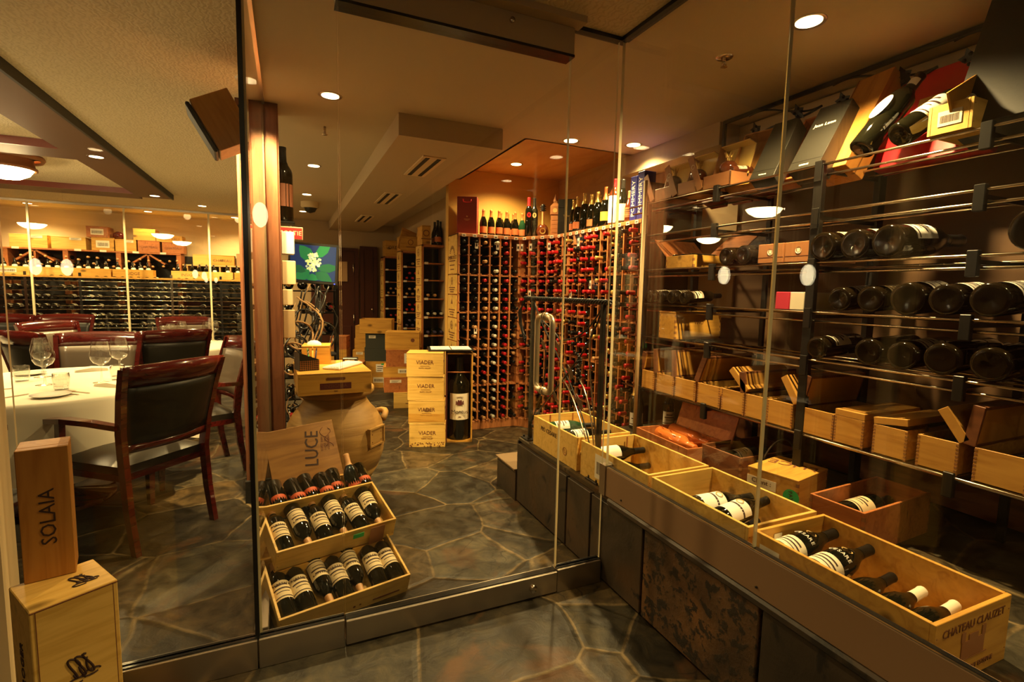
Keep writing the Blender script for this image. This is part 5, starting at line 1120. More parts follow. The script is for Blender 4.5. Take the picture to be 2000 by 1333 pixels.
# frieze
fz = empty('vine_frieze', TR((2.50, 0, 2.24)), 'black iron vine frieze along the top of the right wall', 'iron frieze')
b = MB(); b.bbox(-0.01, 0.01, -1.1, 2.44, 0.165, 0.185, 0.002); b.bbox(-0.01, 0.01, 2.42, 2.44, -0.1, 0.165, 0.002); b.build('frame', 'iron', fz)
for k in range(7):
    y0 = 2.3-0.5*k
    MB().tube(bez((0, y0, -0.08), (0.02, y0-0.15, 0.15), (-0.02, y0-0.3, 0.0), (0, y0-0.5, 0.08)), 0.006, 6).build('vine_rod', 'iron', fz)
    MB().tube(bez((0, y0-0.5, 0.08), (0.0, y0-0.35, 0.05), (-0.0, y0-0.2, 0.20), (0, y0-0.05, 0.16)), 0.005, 6).build('vine_rod', 'iron', fz)
    for (dy, dz) in ((-0.12, 0.06), (-0.38, 0.08)):
        b = MB(); grapeleaf(b, FR((-0.015, y0+dy, dz), (0, 1, 0.3), (-0.2, 0, 1)), 1.3)
        for q in range(4): b.sphere((-0.02, y0+dy+0.02*math.cos(q*1.6), dz+0.02*math.sin(q*1.6)), 0.008, 6)
        b.build('vine_leaf', 'iron', fz)
struct('wall_frieze_panel', MB().box(2.66, 2.70, -1.1, 2.46, 2.10, 2.42), 'wall_cream')
# ---- leaning boxes
def leaner(name, X, Yc, z, w_, L, t_, tilt, label, mt, cat='gift box', rz=0.0, open_=False, inner='pine'):
    # width runs along the wall, top leans back toward the wall
    T = Matrix.Translation((X, Yc, z)) @ Matrix.Rotation(rz, 4, 'Z') @ Matrix.Rotation(tilt, 4, 'Y')
    o = empty(name, T, label, cat)
    if not open_: MB().bbox(0, t_, -w_/2, w_/2, 0, L, 0.002).build('box', mt, o)
    else:
        b = MB(); b.bbox(0, t_, -w_/2, -w_/2+0.010, 0, L, 0.001); b.bbox(0, t_, w_/2-0.010, w_/2, 0, L, 0.001); b.bbox(0, t_, -w_/2, w_/2, 0, 0.010, 0.001); b.bbox(0, t_, -w_/2, w_/2, L-0.01, L, 0.001); b.box(t_-0.008, t_, -w_/2, w_/2, 0, L)
        b.build('tray', mt, o)
    return o, T
F3 = lambda y, z: FR((-0.001, y, z), (0, -1, 0), (0, 0, 1))
ZS = 1.925
o, T = leaner('black_gift_box', 2.12, 1.60, ZS, 0.15, 0.37, 0.10, 0.56, 'large black gift box with silver print leaning on the top shelf', 'black_box')
letter('Jean Leon', o, F3(-0.0, 0.25), 0.026, 'ink_white'); letter('RESERVE', o, F3(-0.0, 0.02), 0.012, 'ink_white'); b = MB(); b.box(-0.0008, 0, -0.075, 0.075, 0.045, 0.047); b.build('seam', 'iron', o)
o, T = leaner('black_gift_box', 2.12, 1.815, ZS, 0.125, 0.36, 0.09, 0.56, 'smaller black gift box leaning left of the large black one', 'black_box', rz=0.15)
letter('RESERVE', o, F3(0, 0.02), 0.010, 'ink_white'); b = MB(); b.box(-0.0008, 0, -0.0625, 0.0625, 0.045, 0.047); b.build('seam', 'iron', o)
o, T = leaner('open_wooden_box', 2.16, 1.985, ZS, 0.17, 0.37, 0.075, 0.56, 'open wooden box with striped grain leaning behind the black boxes', 'pine_up', rz=0.25, open_=True, cat='wooden box')
o, T = leaner('open_wooden_box', 2.25, 1.80, ZS, 0.12, 0.40, 0.075, 0.56, 'reddish open wooden box tucked between the two black boxes', 'pine_red', open_=True, cat='wooden box')
o, T = leaner('tall_wooden_box', 2.22, 1.55, ZS, 0.17, 0.50, 0.12, 0.50, 'tall smooth orange wooden box leaning behind the large black box', 'pine_up', cat='wooden box', rz=-0.12)
MB().box(-0.001, 0, 0.075, 0.080, 0, 0.50).build('lid_groove', 'ink_brown', o)
o, T = leaner('red_gift_box', 2.40, 1.27, ZS, 0.42, 0.40, 0.08, 0.25, 'wide red gift box with a gold square behind the leaning bottles', 'red_box', rz=-0.1)
MB().box(-0.001, 0, -0.04, 0.08, 0.14, 0.28).build('gold_square', 'cap_gold', o)
for k, (y, w_) in enumerate(((2.42, 0.13), (2.24, 0.14), (2.09, 0.12))):
    o, T = leaner('burgundy_gift_box', 2.40, y, ZS, w_, 0.30, 0.09, 0.35, ['burgundy gift box farthest left behind the gold-lined boxes', 'brownish burgundy gift box in the middle behind the gold-lined boxes', 'burgundy gift box next to the striped open wooden box'][k], 'wine_box'); MB().box(-0.001, 0, -w_/2+0.01, w_/2-0.01, 0.26, 0.262).build('lid_seam', 'black', o)
T = Matrix.Translation((2.175, 1.38, ZS+0.035)) @ Matrix.Rotation(-0.30, 4, 'Z') @ Matrix.Rotation(0.66, 4, 'Y')
b = bottle('leaning_magnum', T @ Matrix.Rotation(-PI/2, 4, 'Z'), 'dark magnum with white oval label leaning on the top shelf', lab=None, s=1.32, cap='cap_black', caplen=0.07)
MB().lathe([(0, 0.0385), (0.030, 0.0385)], 20, T=FR((0, 0, 0.14), (1, 0, 0), (0, 0, 1)) @ Matrix.Scale(1.5, 4, (0, 1, 0))).build('oval_label', 'paper_white', b)
MB().lathe([(0.0162, 0.245), (0.0165, 0.275)], 12, a0=-PI, a1=0).build('neck_label', 'paper', b)
T = Matrix.Translation((2.14, 1.22, ZS+0.045)) @ Matrix.Rotation(-0.28, 4, 'Z') @ Matrix.Rotation(0.98, 4, 'Y')
bottle('leaning_magnum', T @ Matrix.Rotation(-PI/2, 4, 'Z'), 'dark magnum with wide white label lying beside the oval-labelled one', lab='paper_white', s=1.28, cap='cap_black', lz=(0.07, 0.17), la=80)
o = case('small_wooden_box', TR((2.24, 1.035, ZS), 0.0), 0.30, 0.13, 0.10, 'small pine box holding a bottle on the top shelf', 'pine_pale', open_=True)
sticker(o, LEFT(0.30, 0.05), 0.07, 0.05, 'paper', True); MB().bbox(-0.15, 0.14, -0.066, -0.058, 0, 0.11, 0.001, T=Matrix.Translation((0.0, 0.06, 0.10)) @ Matrix.Rotation(-0.5, 4, 'Y')).build('raised_lid', 'pine', o)
bottle('boxed_bottle', TR((2.12, 1.035, ZS+0.05), 0, 0, 0.95) @ Matrix.Rotation(-PI/2, 4, 'Z'), 'white-labelled bottle lying in the small pine box', lab='paper_white', s=0.95, lz=(0.06, 0.17), la=80)
o, T = leaner('large_dark_box', 2.14, 0.82, ZS+0.02, 0.50, 0.62, 0.14, 0.35, 'large dark brown box leaning at the upper right corner', 'black', rz=-0.06, cat='box')
MB().bbox(-0.006, -0.001, -0.25, 0.25, 0, 0.62, 0.002).build('lid', 'black', o)
# gold-lined gift boxes with round decanters
def decanter(T, label):
    o = empty('round_decanter', T, label, 'decanter')
    MB().sphere((0, 0, 0), 0.048, 14, sz=0.9).build('body', 'bottle_amber', o)
    b = MB(); b.lathe([(0.014, 0.035), (0.012, 0.06), (0.017, 0.066)], 12)
    for q in range(6): a = q*PI/3; b.lathe([(0.008, 0.0), (0, 0.034)], 5, T=Matrix.Translation((0.011*math.cos(a), 0.011*math.sin(a), 0.06)) @ Matrix.Rotation(0.5, 4, Vector((-math.sin(a), math.cos(a), 0))))
    b.build('crown_stopper', 'cap_gold', o)
for k, (y, w_, s_) in enumerate(((2.52, 0.155, 0.95), (2.32, 0.15, 1.05), (2.10, 0.19, 1.12))):
    nm = ['leftmost', 'middle', 'rightmost'][k]
    o = empty('gold_lined_gift_box', TR((2.12, y, ZS), 0.0), 'copper gift box with golden lining, %s of the three on the top shelf' % nm, 'gift box', 'gold lined gift boxes')
    b = MB(); W2 = w_/2; b.bbox(0, 0.006, -W2, W2, 0, 0.075, 0.001); b.bbox(0, 0.20, -W2, -W2+0.006, 0, 0.075, 0.001); b.bbox(0, 0.20, W2-0.006, W2, 0, 0.075, 0.001); b.bbox(0.194, 0.20, -W2, W2, 0, 0.075, 0.001); b.box(0, 0.2, -W2, W2, 0, 0.005); b.box(0.006, 0.194, -W2+0.006, W2-0.006, 0.055, 0.060, 1); b.build('tray', ['gift_brown', 'gift_yellow'], o)
    Tl_ = Matrix.Translation((0.07, 0, 0.075)) @ Matrix.Rotation(0.30, 4, 'Y'); L = 0.165*s_
    b = MB(); b.box(0.05, 0.056, -W2, W2, 0, L, 1, Tl_); b.box(0.0, 0.05, -W2, W2, L-0.004, L, 1, Tl_); b.box(-0.002, 0.0565, W2, W2+0.005, -0.01, L+0.003, 0, Tl_); b.box(0.056, 0.060, -W2, W2, 0, L, 0, Tl_); b.box(0.0, 0.056, -W2, W2, L, L+0.003, 0, Tl_); b.build('lined_lid', ['gift_brown', 'gift_yellow'], o)
    Ts = Matrix.Translation((-0.004, W2-0.002, 0.02)) @ Matrix.Rotation(-0.42, 4, 'X')
    b = MB(); b.bbox(0, 0.004, -0.0, 0.042, 0, 0.19*s_, 0.0008, 0, Ts); b.lathe([(0.010, 0), (0.013, 0.001)], 16, 1, Ts @ FR((-0.001, 0.021, 0.13*s_), (0, -1, 0), (0, 0, 1))); b.build('side_flap', ['gift_brown', 'paper'], o)
    decanter(TR((2.185, y-0.02, ZS+0.105)), 'round dark decanter with crown stopper in the %s gold-lined box' % nm)
    if k == 2:
        bottle('gift_bottle', lie(2.155, y-0.065, ZS+0.085, -0.1, 0.1, 0.2), 'amber bottle lying in the rightmost gold-lined box', lab='paper', glass='bottle_amber', s=0.6, cap='cap_gold')
# ---- big lying bottles on the shelf rods
def shelfbottle(y, z, label, s=1.55, lab='paper', rz=0.0, kind='burgundy', roll=0.3, x=2.085, grp='large bottles lying on the shelf rods', glass='bottle_brown'):
    return bottle('lying_magnum', lie(x, y, z+0.0415*s+0.004, rz, 0.06, roll), label, kind=kind, lab=lab, s=s, cap='cap_black', group=grp, lz=(0.05, 0.13), la=80, glass=glass, n=28)
for k, (y, s_) in enumerate(((1.36, 1.30), (1.24, 1.35), (1.11, 1.45), (0.99, 1.45), (0.87, 1.50), (0.70, 1.55), (0.55, 1.5))):
    shelfbottle(y, 1.287, 'large bottle base, %s from left, on the middle shelf row' % ORD[k], s_, ['paper', 'paper_cream', 'paper_white', 'paper_white', 'paper_white', None, 'paper'][k], kind='bordeaux' if k != 2 else 'burgundy', roll=0.25*math.sin(k*2))
for k, (y, s_) in enumerate(((1.44, 1.25), (1.23, 1.40), (1.11, 1.40), (0.985, 1.50), (0.85, 1.50), (0.70, 1.5))):
    shelfbottle(y, 1.077, 'large bottle base, %s from left, row above the small wooden boxes' % ORD[k], s_, ['paper', None, 'paper', None, None, 'paper'][k], kind='bordeaux', roll=0.3*math.sin(k*3))
for k, (y, s_, lb_) in enumerate(((1.45, 1.45, 'paper_cream'), (1.32, 1.45, 'paper'), (1.195, 1.50, 'paper_white'))):
    shelfbottle(y, 1.502, 'large bottle pointing to the wall, %s from left on second shelf row' % ORD[k], s_, lb_, rz=-0.05, roll=0.1)
shelfbottle(0.78, 1.502, 'large lying bottle at the right frame edge on the second shelf row', 1.6, None)
for k, (y, s_) in enumerate(((1.97, 1.10), (1.86, 1.15))): shelfbottle(y, 1.502, 'dark lying bottle %s of the copper cartons' % ['second left', 'directly left'][k], s_, None)
for k, (y, s_) in enumerate(((2.56, 1.0), (2.46, 1.0), (2.36, 1.0), (2.26, 0.95))): shelfbottle(y, 1.287, 'lying bottle with pale label, %s from the left near the upright tube' % ORD[k], s_, 'paper', kind='bordeaux', grp='lying bottles near the upright tube')
for k, (y, lb) in enumerate(((1.715, 'flat copper carton with round crest, the left one'), (1.57, 'flat copper carton with round crest, the right one'))):
    o = empty('copper_carton', TR((2.10, y, 1.508)), lb+', on the second shelf row', 'gift box', 'copper cartons'); MB().bbox(0, 0.30, -0.068, 0.068, 0, 0.09, 0.002).build('box', 'gift_brown', o); g = MB(); g.lathe([(0.012, 0), (0.015, 0.001)], 16, T=F3(0, 0.052)); g.box(-0.007, 0.007, -0.008, 0.008, 0, 0.001, 0, F3(0, 0.052)); g.build('crest', 'paper', o); MB().box(-0.0008, 0, -0.068, 0.068, 0.026, 0.028).build('lid_seam', 'ink_brown', o)
for k, (y, m, lb) in enumerate(((1.635, 'pink', 'pink end of a wine carton on the lower shelf row'), (1.56, 'paper', 'white carton beside the pink one on the shelf row'))):
    o = MB().bbox(2.10, 2.42, y-0.034, y+0.034, 1.292, 1.372, 0.002).build('wine_carton', m); tag(o, lb, 'carton')
o = case('wooden_box', TR((2.27, 2.33, 1.507), 0), 0.33, 0.23, 0.07, 'shallow open wooden box with dark bottles on the shelf near the rack', 'pine', open_=True, joints=True)
MB().bbox(-0.004, 0.004, -0.115, 0.115, 0, 0.30, 0.001, T=Matrix.Translation((0.16, 0, 0.07)) @ Matrix.Rotation(0.9, 4, 'Y') @ Matrix.Rotation(0, 4, 'X')).build('open_lid', 'pine_red', o)
MB().bbox(-0.16, 0.16, 0.0, 0.16, -0.004, 0.004, 0.001, T=Matrix.Translation((0, 0.118, 0.07)) @ Matrix.Rotation(0.75, 4, 'X')).build('side_flap', 'pine_red', o)
for k in range(3): bottle('boxed_bottle', lie(2.125, 2.26+0.07*k, 1.555, 0), 'dark bottle %s from the right in the shallow open shelf box' % ORD[k], lab=None, s=0.9, n=14)
o = case('wooden_box', TR((2.28, 2.40, 1.082), 0.0), 0.36, 0.145, 0.165, 'pine box with visible grain end under the lying bottles near the tube', 'pine', joints=True)
letter('VINO', o, FRONT(0.145, 0.10), 0.03, 'ink_brown')
# ---- row of small jointed boxes with hinged lids
RB_ = [(2.555, 0.122, 1.10, 0.0), (2.395, 0.155, 1.45, 0.0), (2.225, 0.165, 1.45, 0.0), (2.045, 0.165, 1.0, 0.0), (1.88, 0.15, -0.75, 0.0), (1.745, 0.115, 1.5, 0.0), (1.605, 0.14, -1.0, 0.0),
       (1.42, 0.15, 1.15, 0.0), (1.285, 0.125, 0.0, 0.0), (1.13, 0.125, 0.14, 0.0), (0.975, 0.13, -0.95, 0.0), (0.80, 0.145, 1.25, 0.0), (0.62, 0.14, 0.0, 0.0)]
for k, (y, w_, op, _) in enumerate(RB_):
    st = 'closed' if op == 0 else 'with its lid ajar' if op == 0.14 else 'with lid swung to the %s' % ('left' if op > 0 else 'right')
    o = empty('small_wine_box', TR((2.10, y, 0.742)), 'finger-jointed box %s, %s from left in lower shelf row' % (st, ORD[k]), 'wooden box', 'finger-jointed wine boxes on the lower shelf'); D_, H_, W2 = 0.38, 0.118, w_/2-0.003
    b = MB(); th = 0.008; b.bbox(0, th, -W2, W2, 0, H_, 0.0008); b.bbox(D_-th, D_, -W2, W2, 0, H_, 0.0008); b.bbox(th, D_-th, -W2, -W2+th, 0, H_, 0.0008); b.bbox(th, D_-th, W2-th, W2, 0, H_, 0.0008); b.box(0, D_, -W2, W2, 0, 0.006)
    for q in range(0, 9):
        z0 = q*0.013+0.002
        for sy in (-1, 1):
            y0, y1 = sorted((sy*(W2+0.0006), sy*(W2-th))); b.box(-0.0006, 0.004, y0, y1, z0, z0+0.0065, 1)
    b.build('box_body', ['pine_y', 'endgrain'], o)
    # lid hinged along one long top edge
    lw = 2*W2
    if op >= 0.5: Th = Matrix.Translation((0, W2, H_)) @ Matrix.Rotation(PI-0 + (PI/2-op)*0.0, 4, 'X'); Th = Matrix.Translation((0, W2, H_)) @ Matrix.Rotation(-op-0.2, 4, 'X')
    if op >= 0.5: b = MB(); b.bbox(0, D_, -lw, 0, 0, 0.034, 0.001, 0, Th); b.box(0.01, D_-0.01, -lw+0.01, -0.01, -0.001, 0.0, 1, Th)
    elif op < 0: Th = Matrix.Translation((0, -W2, H_)) @ Matrix.Rotation(-op, 4, 'X'); b = MB(); b.bbox(0, D_, 0, lw, 0, 0.034, 0.001, 0, Th); b.box(0.01, D_-0.01, 0.01, lw-0.01, -0.001, 0.0, 1, Th)
    else: Th = Matrix.Translation((0, W2, H_+0.001)) @ Matrix.Rotation(-op, 4, 'X') ; b = MB(); b.bbox(0, D_, -lw, 0, 0, 0.026, 0.001, 0, Th)
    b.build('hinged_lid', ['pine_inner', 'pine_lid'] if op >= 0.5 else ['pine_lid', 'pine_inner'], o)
    if op >= 0.5 and k in (0, 2, 3, 5, 7, 11): letter('ROSSO DEL CONTE', o, Th @ FR((0.19, -lw*0.5, 0.0355), (1, 0, 0), (0, 1, 0)), 0.033, 'ink')
    if op >= 0.5 and k in (3, 11): letter('2001', o, Th @ FR((0.22, -lw*0.8, 0.0355), (1, 0, 0), (0, 1, 0)), 0.018, 'ink')
    if op in (0, 0.14):
        for xx in (0.12, 0.27): MB().box(xx-0.01, xx+0.01, -W2-0.002, -W2, H_-0.01, H_+0.014).build('clasp', 'rod', o)
    if op != 0: bottle('boxed_magnum', lie(2.115, y, 0.742+0.058, 0), 'dark magnum inside the %s finger-jointed box from the left' % ORD[k], lab=None, s=1.14, glass='bottle', n=16, group='magnums in the finger-jointed boxes')
# ---- cases standing on the plinth floor below the shelf
PZF = 0.4205
o = case('red_wood_case', TR((2.09, 2.22, PZF), -PI/2-0.05), 0.46, 0.30, 0.11, 'open reddish wooden case with orange-wrapped bottles under the shelf', 'pine_red', open_=True)
MB().bbox(-0.23, 0.23, 0, 0.010, 0, 0.20, 0.001, T=Matrix.Translation((0.0, 0.15, 0.11)) @ Matrix.Rotation(-0.30, 4, 'X')).build('raised_lid', 'pine_red', o)
for k, (x, y) in enumerate(((2.16, 2.37), (2.03, 2.34))):
    b = bottle('wrapped_bottle', lie(x, y, PZF+0.10, -PI/2-0.05), 'bottle in crinkled orange cellophane, %s in the red wooden case' % ['back one', 'front one'][k], lab=None, s=1.05, glass='orange_wrap', cap='orange_wrap')
    c = MB(); rr_ = random.Random(k)
    for q in range(18): a = rr_.uniform(0, 6.28); z = rr_.uniform(0.02, 0.3); r = rad('bordeaux', min(z, 0.28)); c.add([(r*math.cos(a), r*math.sin(a), z), (1.35*r*math.cos(a+0.2), 1.35*r*math.sin(a+0.2), z+0.02), (r*math.cos(a+0.3), r*math.sin(a+0.3), z+0.04)], [(0, 1, 2)])
    c.build('crinkled_wrap', 'orange_wrap', b)
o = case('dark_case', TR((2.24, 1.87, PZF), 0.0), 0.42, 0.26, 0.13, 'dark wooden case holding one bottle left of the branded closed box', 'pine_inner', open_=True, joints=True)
bottle('cased_bottle', lie(2.07, 1.87, PZF+0.075, 0.1), 'dark bottle with a beige label in the dark case', lab='paper_cream', s=1.15)
o = MB().bbox(2.12, 2.42, 1.70, 1.735, PZF, PZF+0.12, 0.01).build('leather_bag', 'leather'); tag(o, 'black leather bag slumped between the dark case and branded box', 'bag'); MB().tube(bez((2.16, 1.717, PZF+0.12), (2.2, 1.70, PZF+0.24), (2.34, 1.70, PZF+0.24), (2.38, 1.717, PZF+0.12)), 0.005, 6).build('handle', 'leather_tan', o)
o = case('client_case', TR((2.045, 1.50, PZF), 0.20), 0.27, 0.22, 0.165, 'closed wooden case with a name plate and a green sticker under the shelf', 'pine', joints=True)
letter('LUCE', o, TOP(0.165, 0.05, 0.0, PI/2+0.2), 0.085, 'ink_brown'); b = MB(); b.box(-0.08, 0.05, -0.022, 0.022, 0, 0.001, 0, LEFT(0.27, 0.105, 0.03)); b.build('name_plate', 'paper', o); letter('Client :', o, LEFT(0.273, 0.11, 0.045), 0.030, 'ink')
gs = MB(); gs.lathe([(0, 0.001), (0.034, 0.001)], 18, T=LEFT(0.27, 0.085, -0.085)); gs.build('green_sticker', 'green_sticker', o); letter('PAYE', o, LEFT(0.274, 0.085, -0.085) @ Matrix.Rotation(-1.35, 4, 'Z'), 0.024, 'ink')
o = case('red_wood_case', TR((2.09, 1.17, PZF), 0.05), 0.46, 0.20, 0.165, 'reddish finger-jointed open case with rope handle near the wall', 'pine_red', open_=True, joints=True)
MB().tube(bez((0.231, -0.05, 0.10), (0.27, -0.06, 0.08), (0.27, 0.0, 0.03), (0.231, 0.02, 0.09)), 0.006, 8).build('rope_handle', 'cardboard', o)
bottle('cased_bottle', lie(1.92, 1.18, PZF+0.10, 0.05), 'dark bottle with a beige label in the reddish open case', lab='paper_cream', s=1.15)
bottle('champagne_bottle', TR((2.20, 2.78, PZF), -0.6), 'standing champagne bottle with gold foil at the end of the long rack', kind='champagne', cap='cap_gold', lab='paper_white', s=1.12, caplen=0.11, lz=(0.02, 0.10), la=60)
for k, (x, y) in enumerate(((2.34, 2.62), (2.42, 2.55), (2.40, 2.68), (2.48, 2.45))):
    bottle('standing_bottle', TR((x, y, PZF), -0.4), 'dark bottle standing under the shelf end, %s from the left' % ORD[k], lab=['paper', None, 'paper', None][k], s=1.0, cap=['cap_black', 'cap_red', 'cap_gold', 'cap_black'][k], group='dark bottles standing under the shelf end')
# ================================================================== DINING ROOM
def make_chair(label, tan=False):
    o = empty('dining_chair', TR((0, 0, 0)), label, 'chair', 'mahogany dining chairs')
    # local: sitter faces +y, back at -y
    W, SH = 0.235, 0.44
    for sx in (-1, 1):
        # rear leg and back post in one piece
        zs = [(0.0, -0.30, 0.018), (0.20, -0.265, 0.020), (0.44, -0.245, 0.023), (0.62, -0.26, 0.022), (0.80, -0.30, 0.020), (0.945, -0.345, 0.018)]
        b = MB(); vs = []
        for z, y, t_ in zs:
            xw = sx*(W-0.015+0.045*(max(0, z-0.44)/0.5)); vs += [(xw-0.014, y-t_, z), (xw+0.014, y-t_, z), (xw+0.014, y+t_, z), (xw-0.014, y+t_, z)]
        fs = [(0, 3, 2, 1), (20, 21, 22, 23)]
        for k in range(5):
            for q in range(4): fs.append((k*4+q, k*4+(q+1) % 4, k*4+4+(q+1) % 4, k*4+4+q))
        b.add(vs, fs); b.build('back_post', 'mahog', o)
        b = MB(); vs = []
        for z, h_ in ((0, 0.014), (0.25, 0.019), (0.42, 0.024)):
            x, y = sx*(W+0.005), 0.215+0.02*(1-z/0.42)*0.5; vs += [(x-h_, y-h_, z), (x+h_, y-h_, z), (x+h_, y+h_, z), (x-h_, y+h_, z)]
        fs = [(0, 3, 2, 1), (8, 9, 10, 11)]
        for k in range(2):
            for q in range(4): fs.append((k*4+q, k*4+(q+1) % 4, k*4+4+(q+1) % 4, k*4+4+q))
        b.add(vs, fs); b.build('front_leg', 'mahog', o)
        # arm and its support
        pts = [(sx*(W+0.012), -0.262, 0.655), (sx*(W+0.035), -0.10, 0.668), (sx*(W+0.045), 0.06, 0.668), (sx*(W+0.035), 0.20, 0.650)]
        m = MB(); vs = []
        for k, (x, y, z) in enumerate(pts):
            wd = (0.018, 0.022, 0.027, 0.024)[k]; vs += [(x-wd, y, z-0.014), (x+wd, y, z-0.014), (x+wd, y, z+0.012), (x-wd, y, z+0.012)]
        fs = [(0, 1, 2, 3), (15, 14, 13, 12)]
        for k in range(3):
            for q in range(4): fs.append((k*4+q, k*4+4+q, k*4+4+(q+1) % 4, k*4+(q+1) % 4))
        m.add(vs, fs); m.build('arm', 'mahog', o)
        b = MB(); vs = []
        for z, y in ((0.42, 0.10), (0.55, 0.13), (0.655, 0.11)):
            x = sx*(W+0.02+0.018*(z-0.42)/0.235); vs += [(x-0.014, y-0.018, z), (x+0.014, y-0.018, z), (x+0.014, y+0.018, z), (x-0.014, y+0.018, z)]
        fs = [(8, 9, 10, 11)]
        for k in range(2):
            for q in range(4): fs.append((k*4+q, k*4+(q+1) % 4, k*4+4+(q+1) % 4, k*4+4+q))
        b.add(vs, fs); b.build('arm_support', 'mahog', o)
    def curved(z0, z1, y0, y1, dep, hw0, hw1, t_, mt, name, nz=6, bulge=0.0, xw=10):
        b = MB(); vs = []; cols = xw+1
        for face in (0, 1):
            for j in range(nz+1):
                f = j/nz; z = z0+(z1-z0)*f; yy = y0+(y1-y0)*f; hw = hw0+(hw1-hw0)*f
                for i in range(cols):
                    u = -1+2*i/xw; x = u*hw; y = yy-dep*(1-u*u); bl = bulge*(1-u**4)*(1-(2*f-1)**4)
                    y += (-(t_/2+bl) if face == 0 else (t_/2+bl)); vs.append((x, y, z + (0.012*(1-u*u) if f == 1 and name == 'top_rail' else 0)))
        n1 = (nz+1)*cols; fs = []
        for j in range(nz):
            for i in range(xw):
                a = j*cols+i; fs.append((a, a+1, a+cols+1, a+cols)); a += n1; fs.append((a+1, a, a+cols, a+cols+1))
        for i in range(xw): fs.append((i+1, i, n1+i, n1+i+1)); a = nz*cols+i; fs.append((a, a+1, n1+a+1, n1+a))
        for j in range(nz): a = j*cols; fs.append((a, a+cols, n1+a+cols, n1+a)); a += xw; fs.append((a+cols, a, n1+a, n1+a+cols))
        b.add(vs, fs, 0, True); b.build(name, mt, o)
    curved(0.855, 0.955, -0.315, -0.348, 0.045, 0.262, 0.272, 0.024, 'mahog', 'top_rail', 2)
    curved(0.515, 0.555, -0.248, -0.252, 0.035, 0.222, 0.226, 0.022, 'mahog', 'lower_rail', 1)
    curved(0.55, 0.86, -0.250, -0.318, 0.035, 0.215, 0.245, 0.026, 'leather_back' if not tan else 'leather_tan', 'back_panel', 6, 0.008)
    # seat
    b = MB(); n = 10; vs = []
    for j in range(n+1):
        for i in range(n+1):
            u, v = -1+2*i/n, -1+2*j/n; hw = 0.225+0.03*(v+1)/2; vs.append((u*hw, v*0.235, 0.445+0.045*(1-u**4)*(1-v**4)))
    for i in range(n+1): vs.append((0, 0, 0))
    vs = vs[:(n+1)**2]; fs = [(j*(n+1)+i, j*(n+1)+i+1, (j+1)*(n+1)+i+1, (j+1)*(n+1)+i) for j in range(n) for i in range(n)]
    b.add(vs, fs, 0, True); b.add([(-0.225, -0.235, 0.445), (0.225, -0.235, 0.445), (0.255, 0.235, 0.445), (-0.255, 0.235, 0.445), (-0.215, -0.225, 0.40), (0.215, -0.225, 0.40), (0.245, 0.225, 0.40), (-0.245, 0.225, 0.40)], [(0, 4, 5, 1), (1, 5, 6, 2), (2, 6, 7, 3), (3, 7, 4, 0), (4, 7, 6, 5)])
    b.build('seat', 'leather', o)
    b = MB(); b.add([(-0.220, -0.23, 0.40), (0.220, -0.23, 0.40), (0.248, 0.22, 0.40), (-0.248, 0.22, 0.40), (-0.215, -0.225, 0.365), (0.215, -0.225, 0.365), (0.243, 0.215, 0.365), (-0.243, 0.215, 0.365)], [(0, 4, 5, 1), (1, 5, 6, 2), (2, 6, 7, 3), (3, 7, 4, 0), (4, 7, 6, 5), (0, 1, 2, 3)]); b.build('seat_rail', 'mahog', o)
    return o
ch0 = make_chair('armchair with dark leather back in front, pulled close to the near table')
ch0.matrix_basis = TR((-0.785, 3.28, 0), R(48))
ch1 = make_chair('armchair seen from the side right of the near table', True); ch1.matrix_basis = TR((-0.66, 4.14, 0), R(112))
CH = [(ch1, -1.34, 4.52, 180, 'armchair across the near table, showing its grey leather seat back'),
      (ch0, -1.02, 5.40, 24, 'dark red armchair back in the middle, facing the second table'),
      (ch0, -1.70, 5.38, -40, 'armchair back at the left behind the near table'),
      (ch1, -1.05, 6.75, 195, 'red armchair on the far side of the second table'),
      (ch1, -1.86, 6.12, -125, 'armchair further back at the left end of the second table'),
      (ch0, -2.42, 7.30, 180, 'small distant armchair at the left near the far glass'),
      (ch0, -3.05, 7.35, 165, 'armchair cut by the left frame edge'),
      (ch0, -1.56, 2.98, -10, 'armchair whose arm shows left behind the small wooden box')]
for src, x, y, a, lb in CH: copy_tree(src, TR((x, y, 0), R(a)), lb)
def table(x, y, r, label, cl, drop=0.36, square=0.0):
    o = empty('round_table', TR((x, y, 0)), label, 'table', 'round dining tables')
    MB().lathe([(0, 0.715), (r-0.01, 0.715), (r-0.01, 0.735), (0, 0.735)], 40).build('table_top', 'mahog', o)
    MB().lathe([(0.27, 0), (0.27, 0.03), (0.06, 0.07), (0.05, 0.65), (0.2, 0.715)], 20).build('pedestal', 'mahog', o)
    b = MB(); n = 120; pr = [(0, 0.7385), (r*0.5, 0.7385), (r-0.015, 0.7385), (r, 0.734), (r+0.006, 0.72)]; vs = []
    rows = pr+[(None, t_) for t_ in (0.1, 0.25, 0.45, 0.65, 0.85, 1.0)]
    for q in rows:
        for i in range(n):
            a = 2*PI*i/n
            if q[0] is not None: rr_ = q[0]; z = q[1]
            else:
                t_ = q[1]; fold = math.sin(a*11+1.3*math.sin(a*3))*0.5+math.sin(a*17+2)*0.3+math.sin(a*5)*0.3; rr_ = r+0.006+t_*(0.03+0.055*fold); z = 0.72-t_*(drop+0.05*math.sin(a*4+1)+0.02*math.sin(a*9))
            vs.append((rr_*math.cos(a), rr_*math.sin(a), z))
    fs = [(j*n+i, j*n+(i+1) % n, (j+1)*n+(i+1) % n, (j+1)*n+i) for j in range(len(rows)-1) for i in range(n)]
    b.add(vs, fs, 0, True); c = b.build('tablecloth', 'cloth', None, TR((x, y, 0))); tag(c, cl, 'tablecloth', 'white tablecloths')
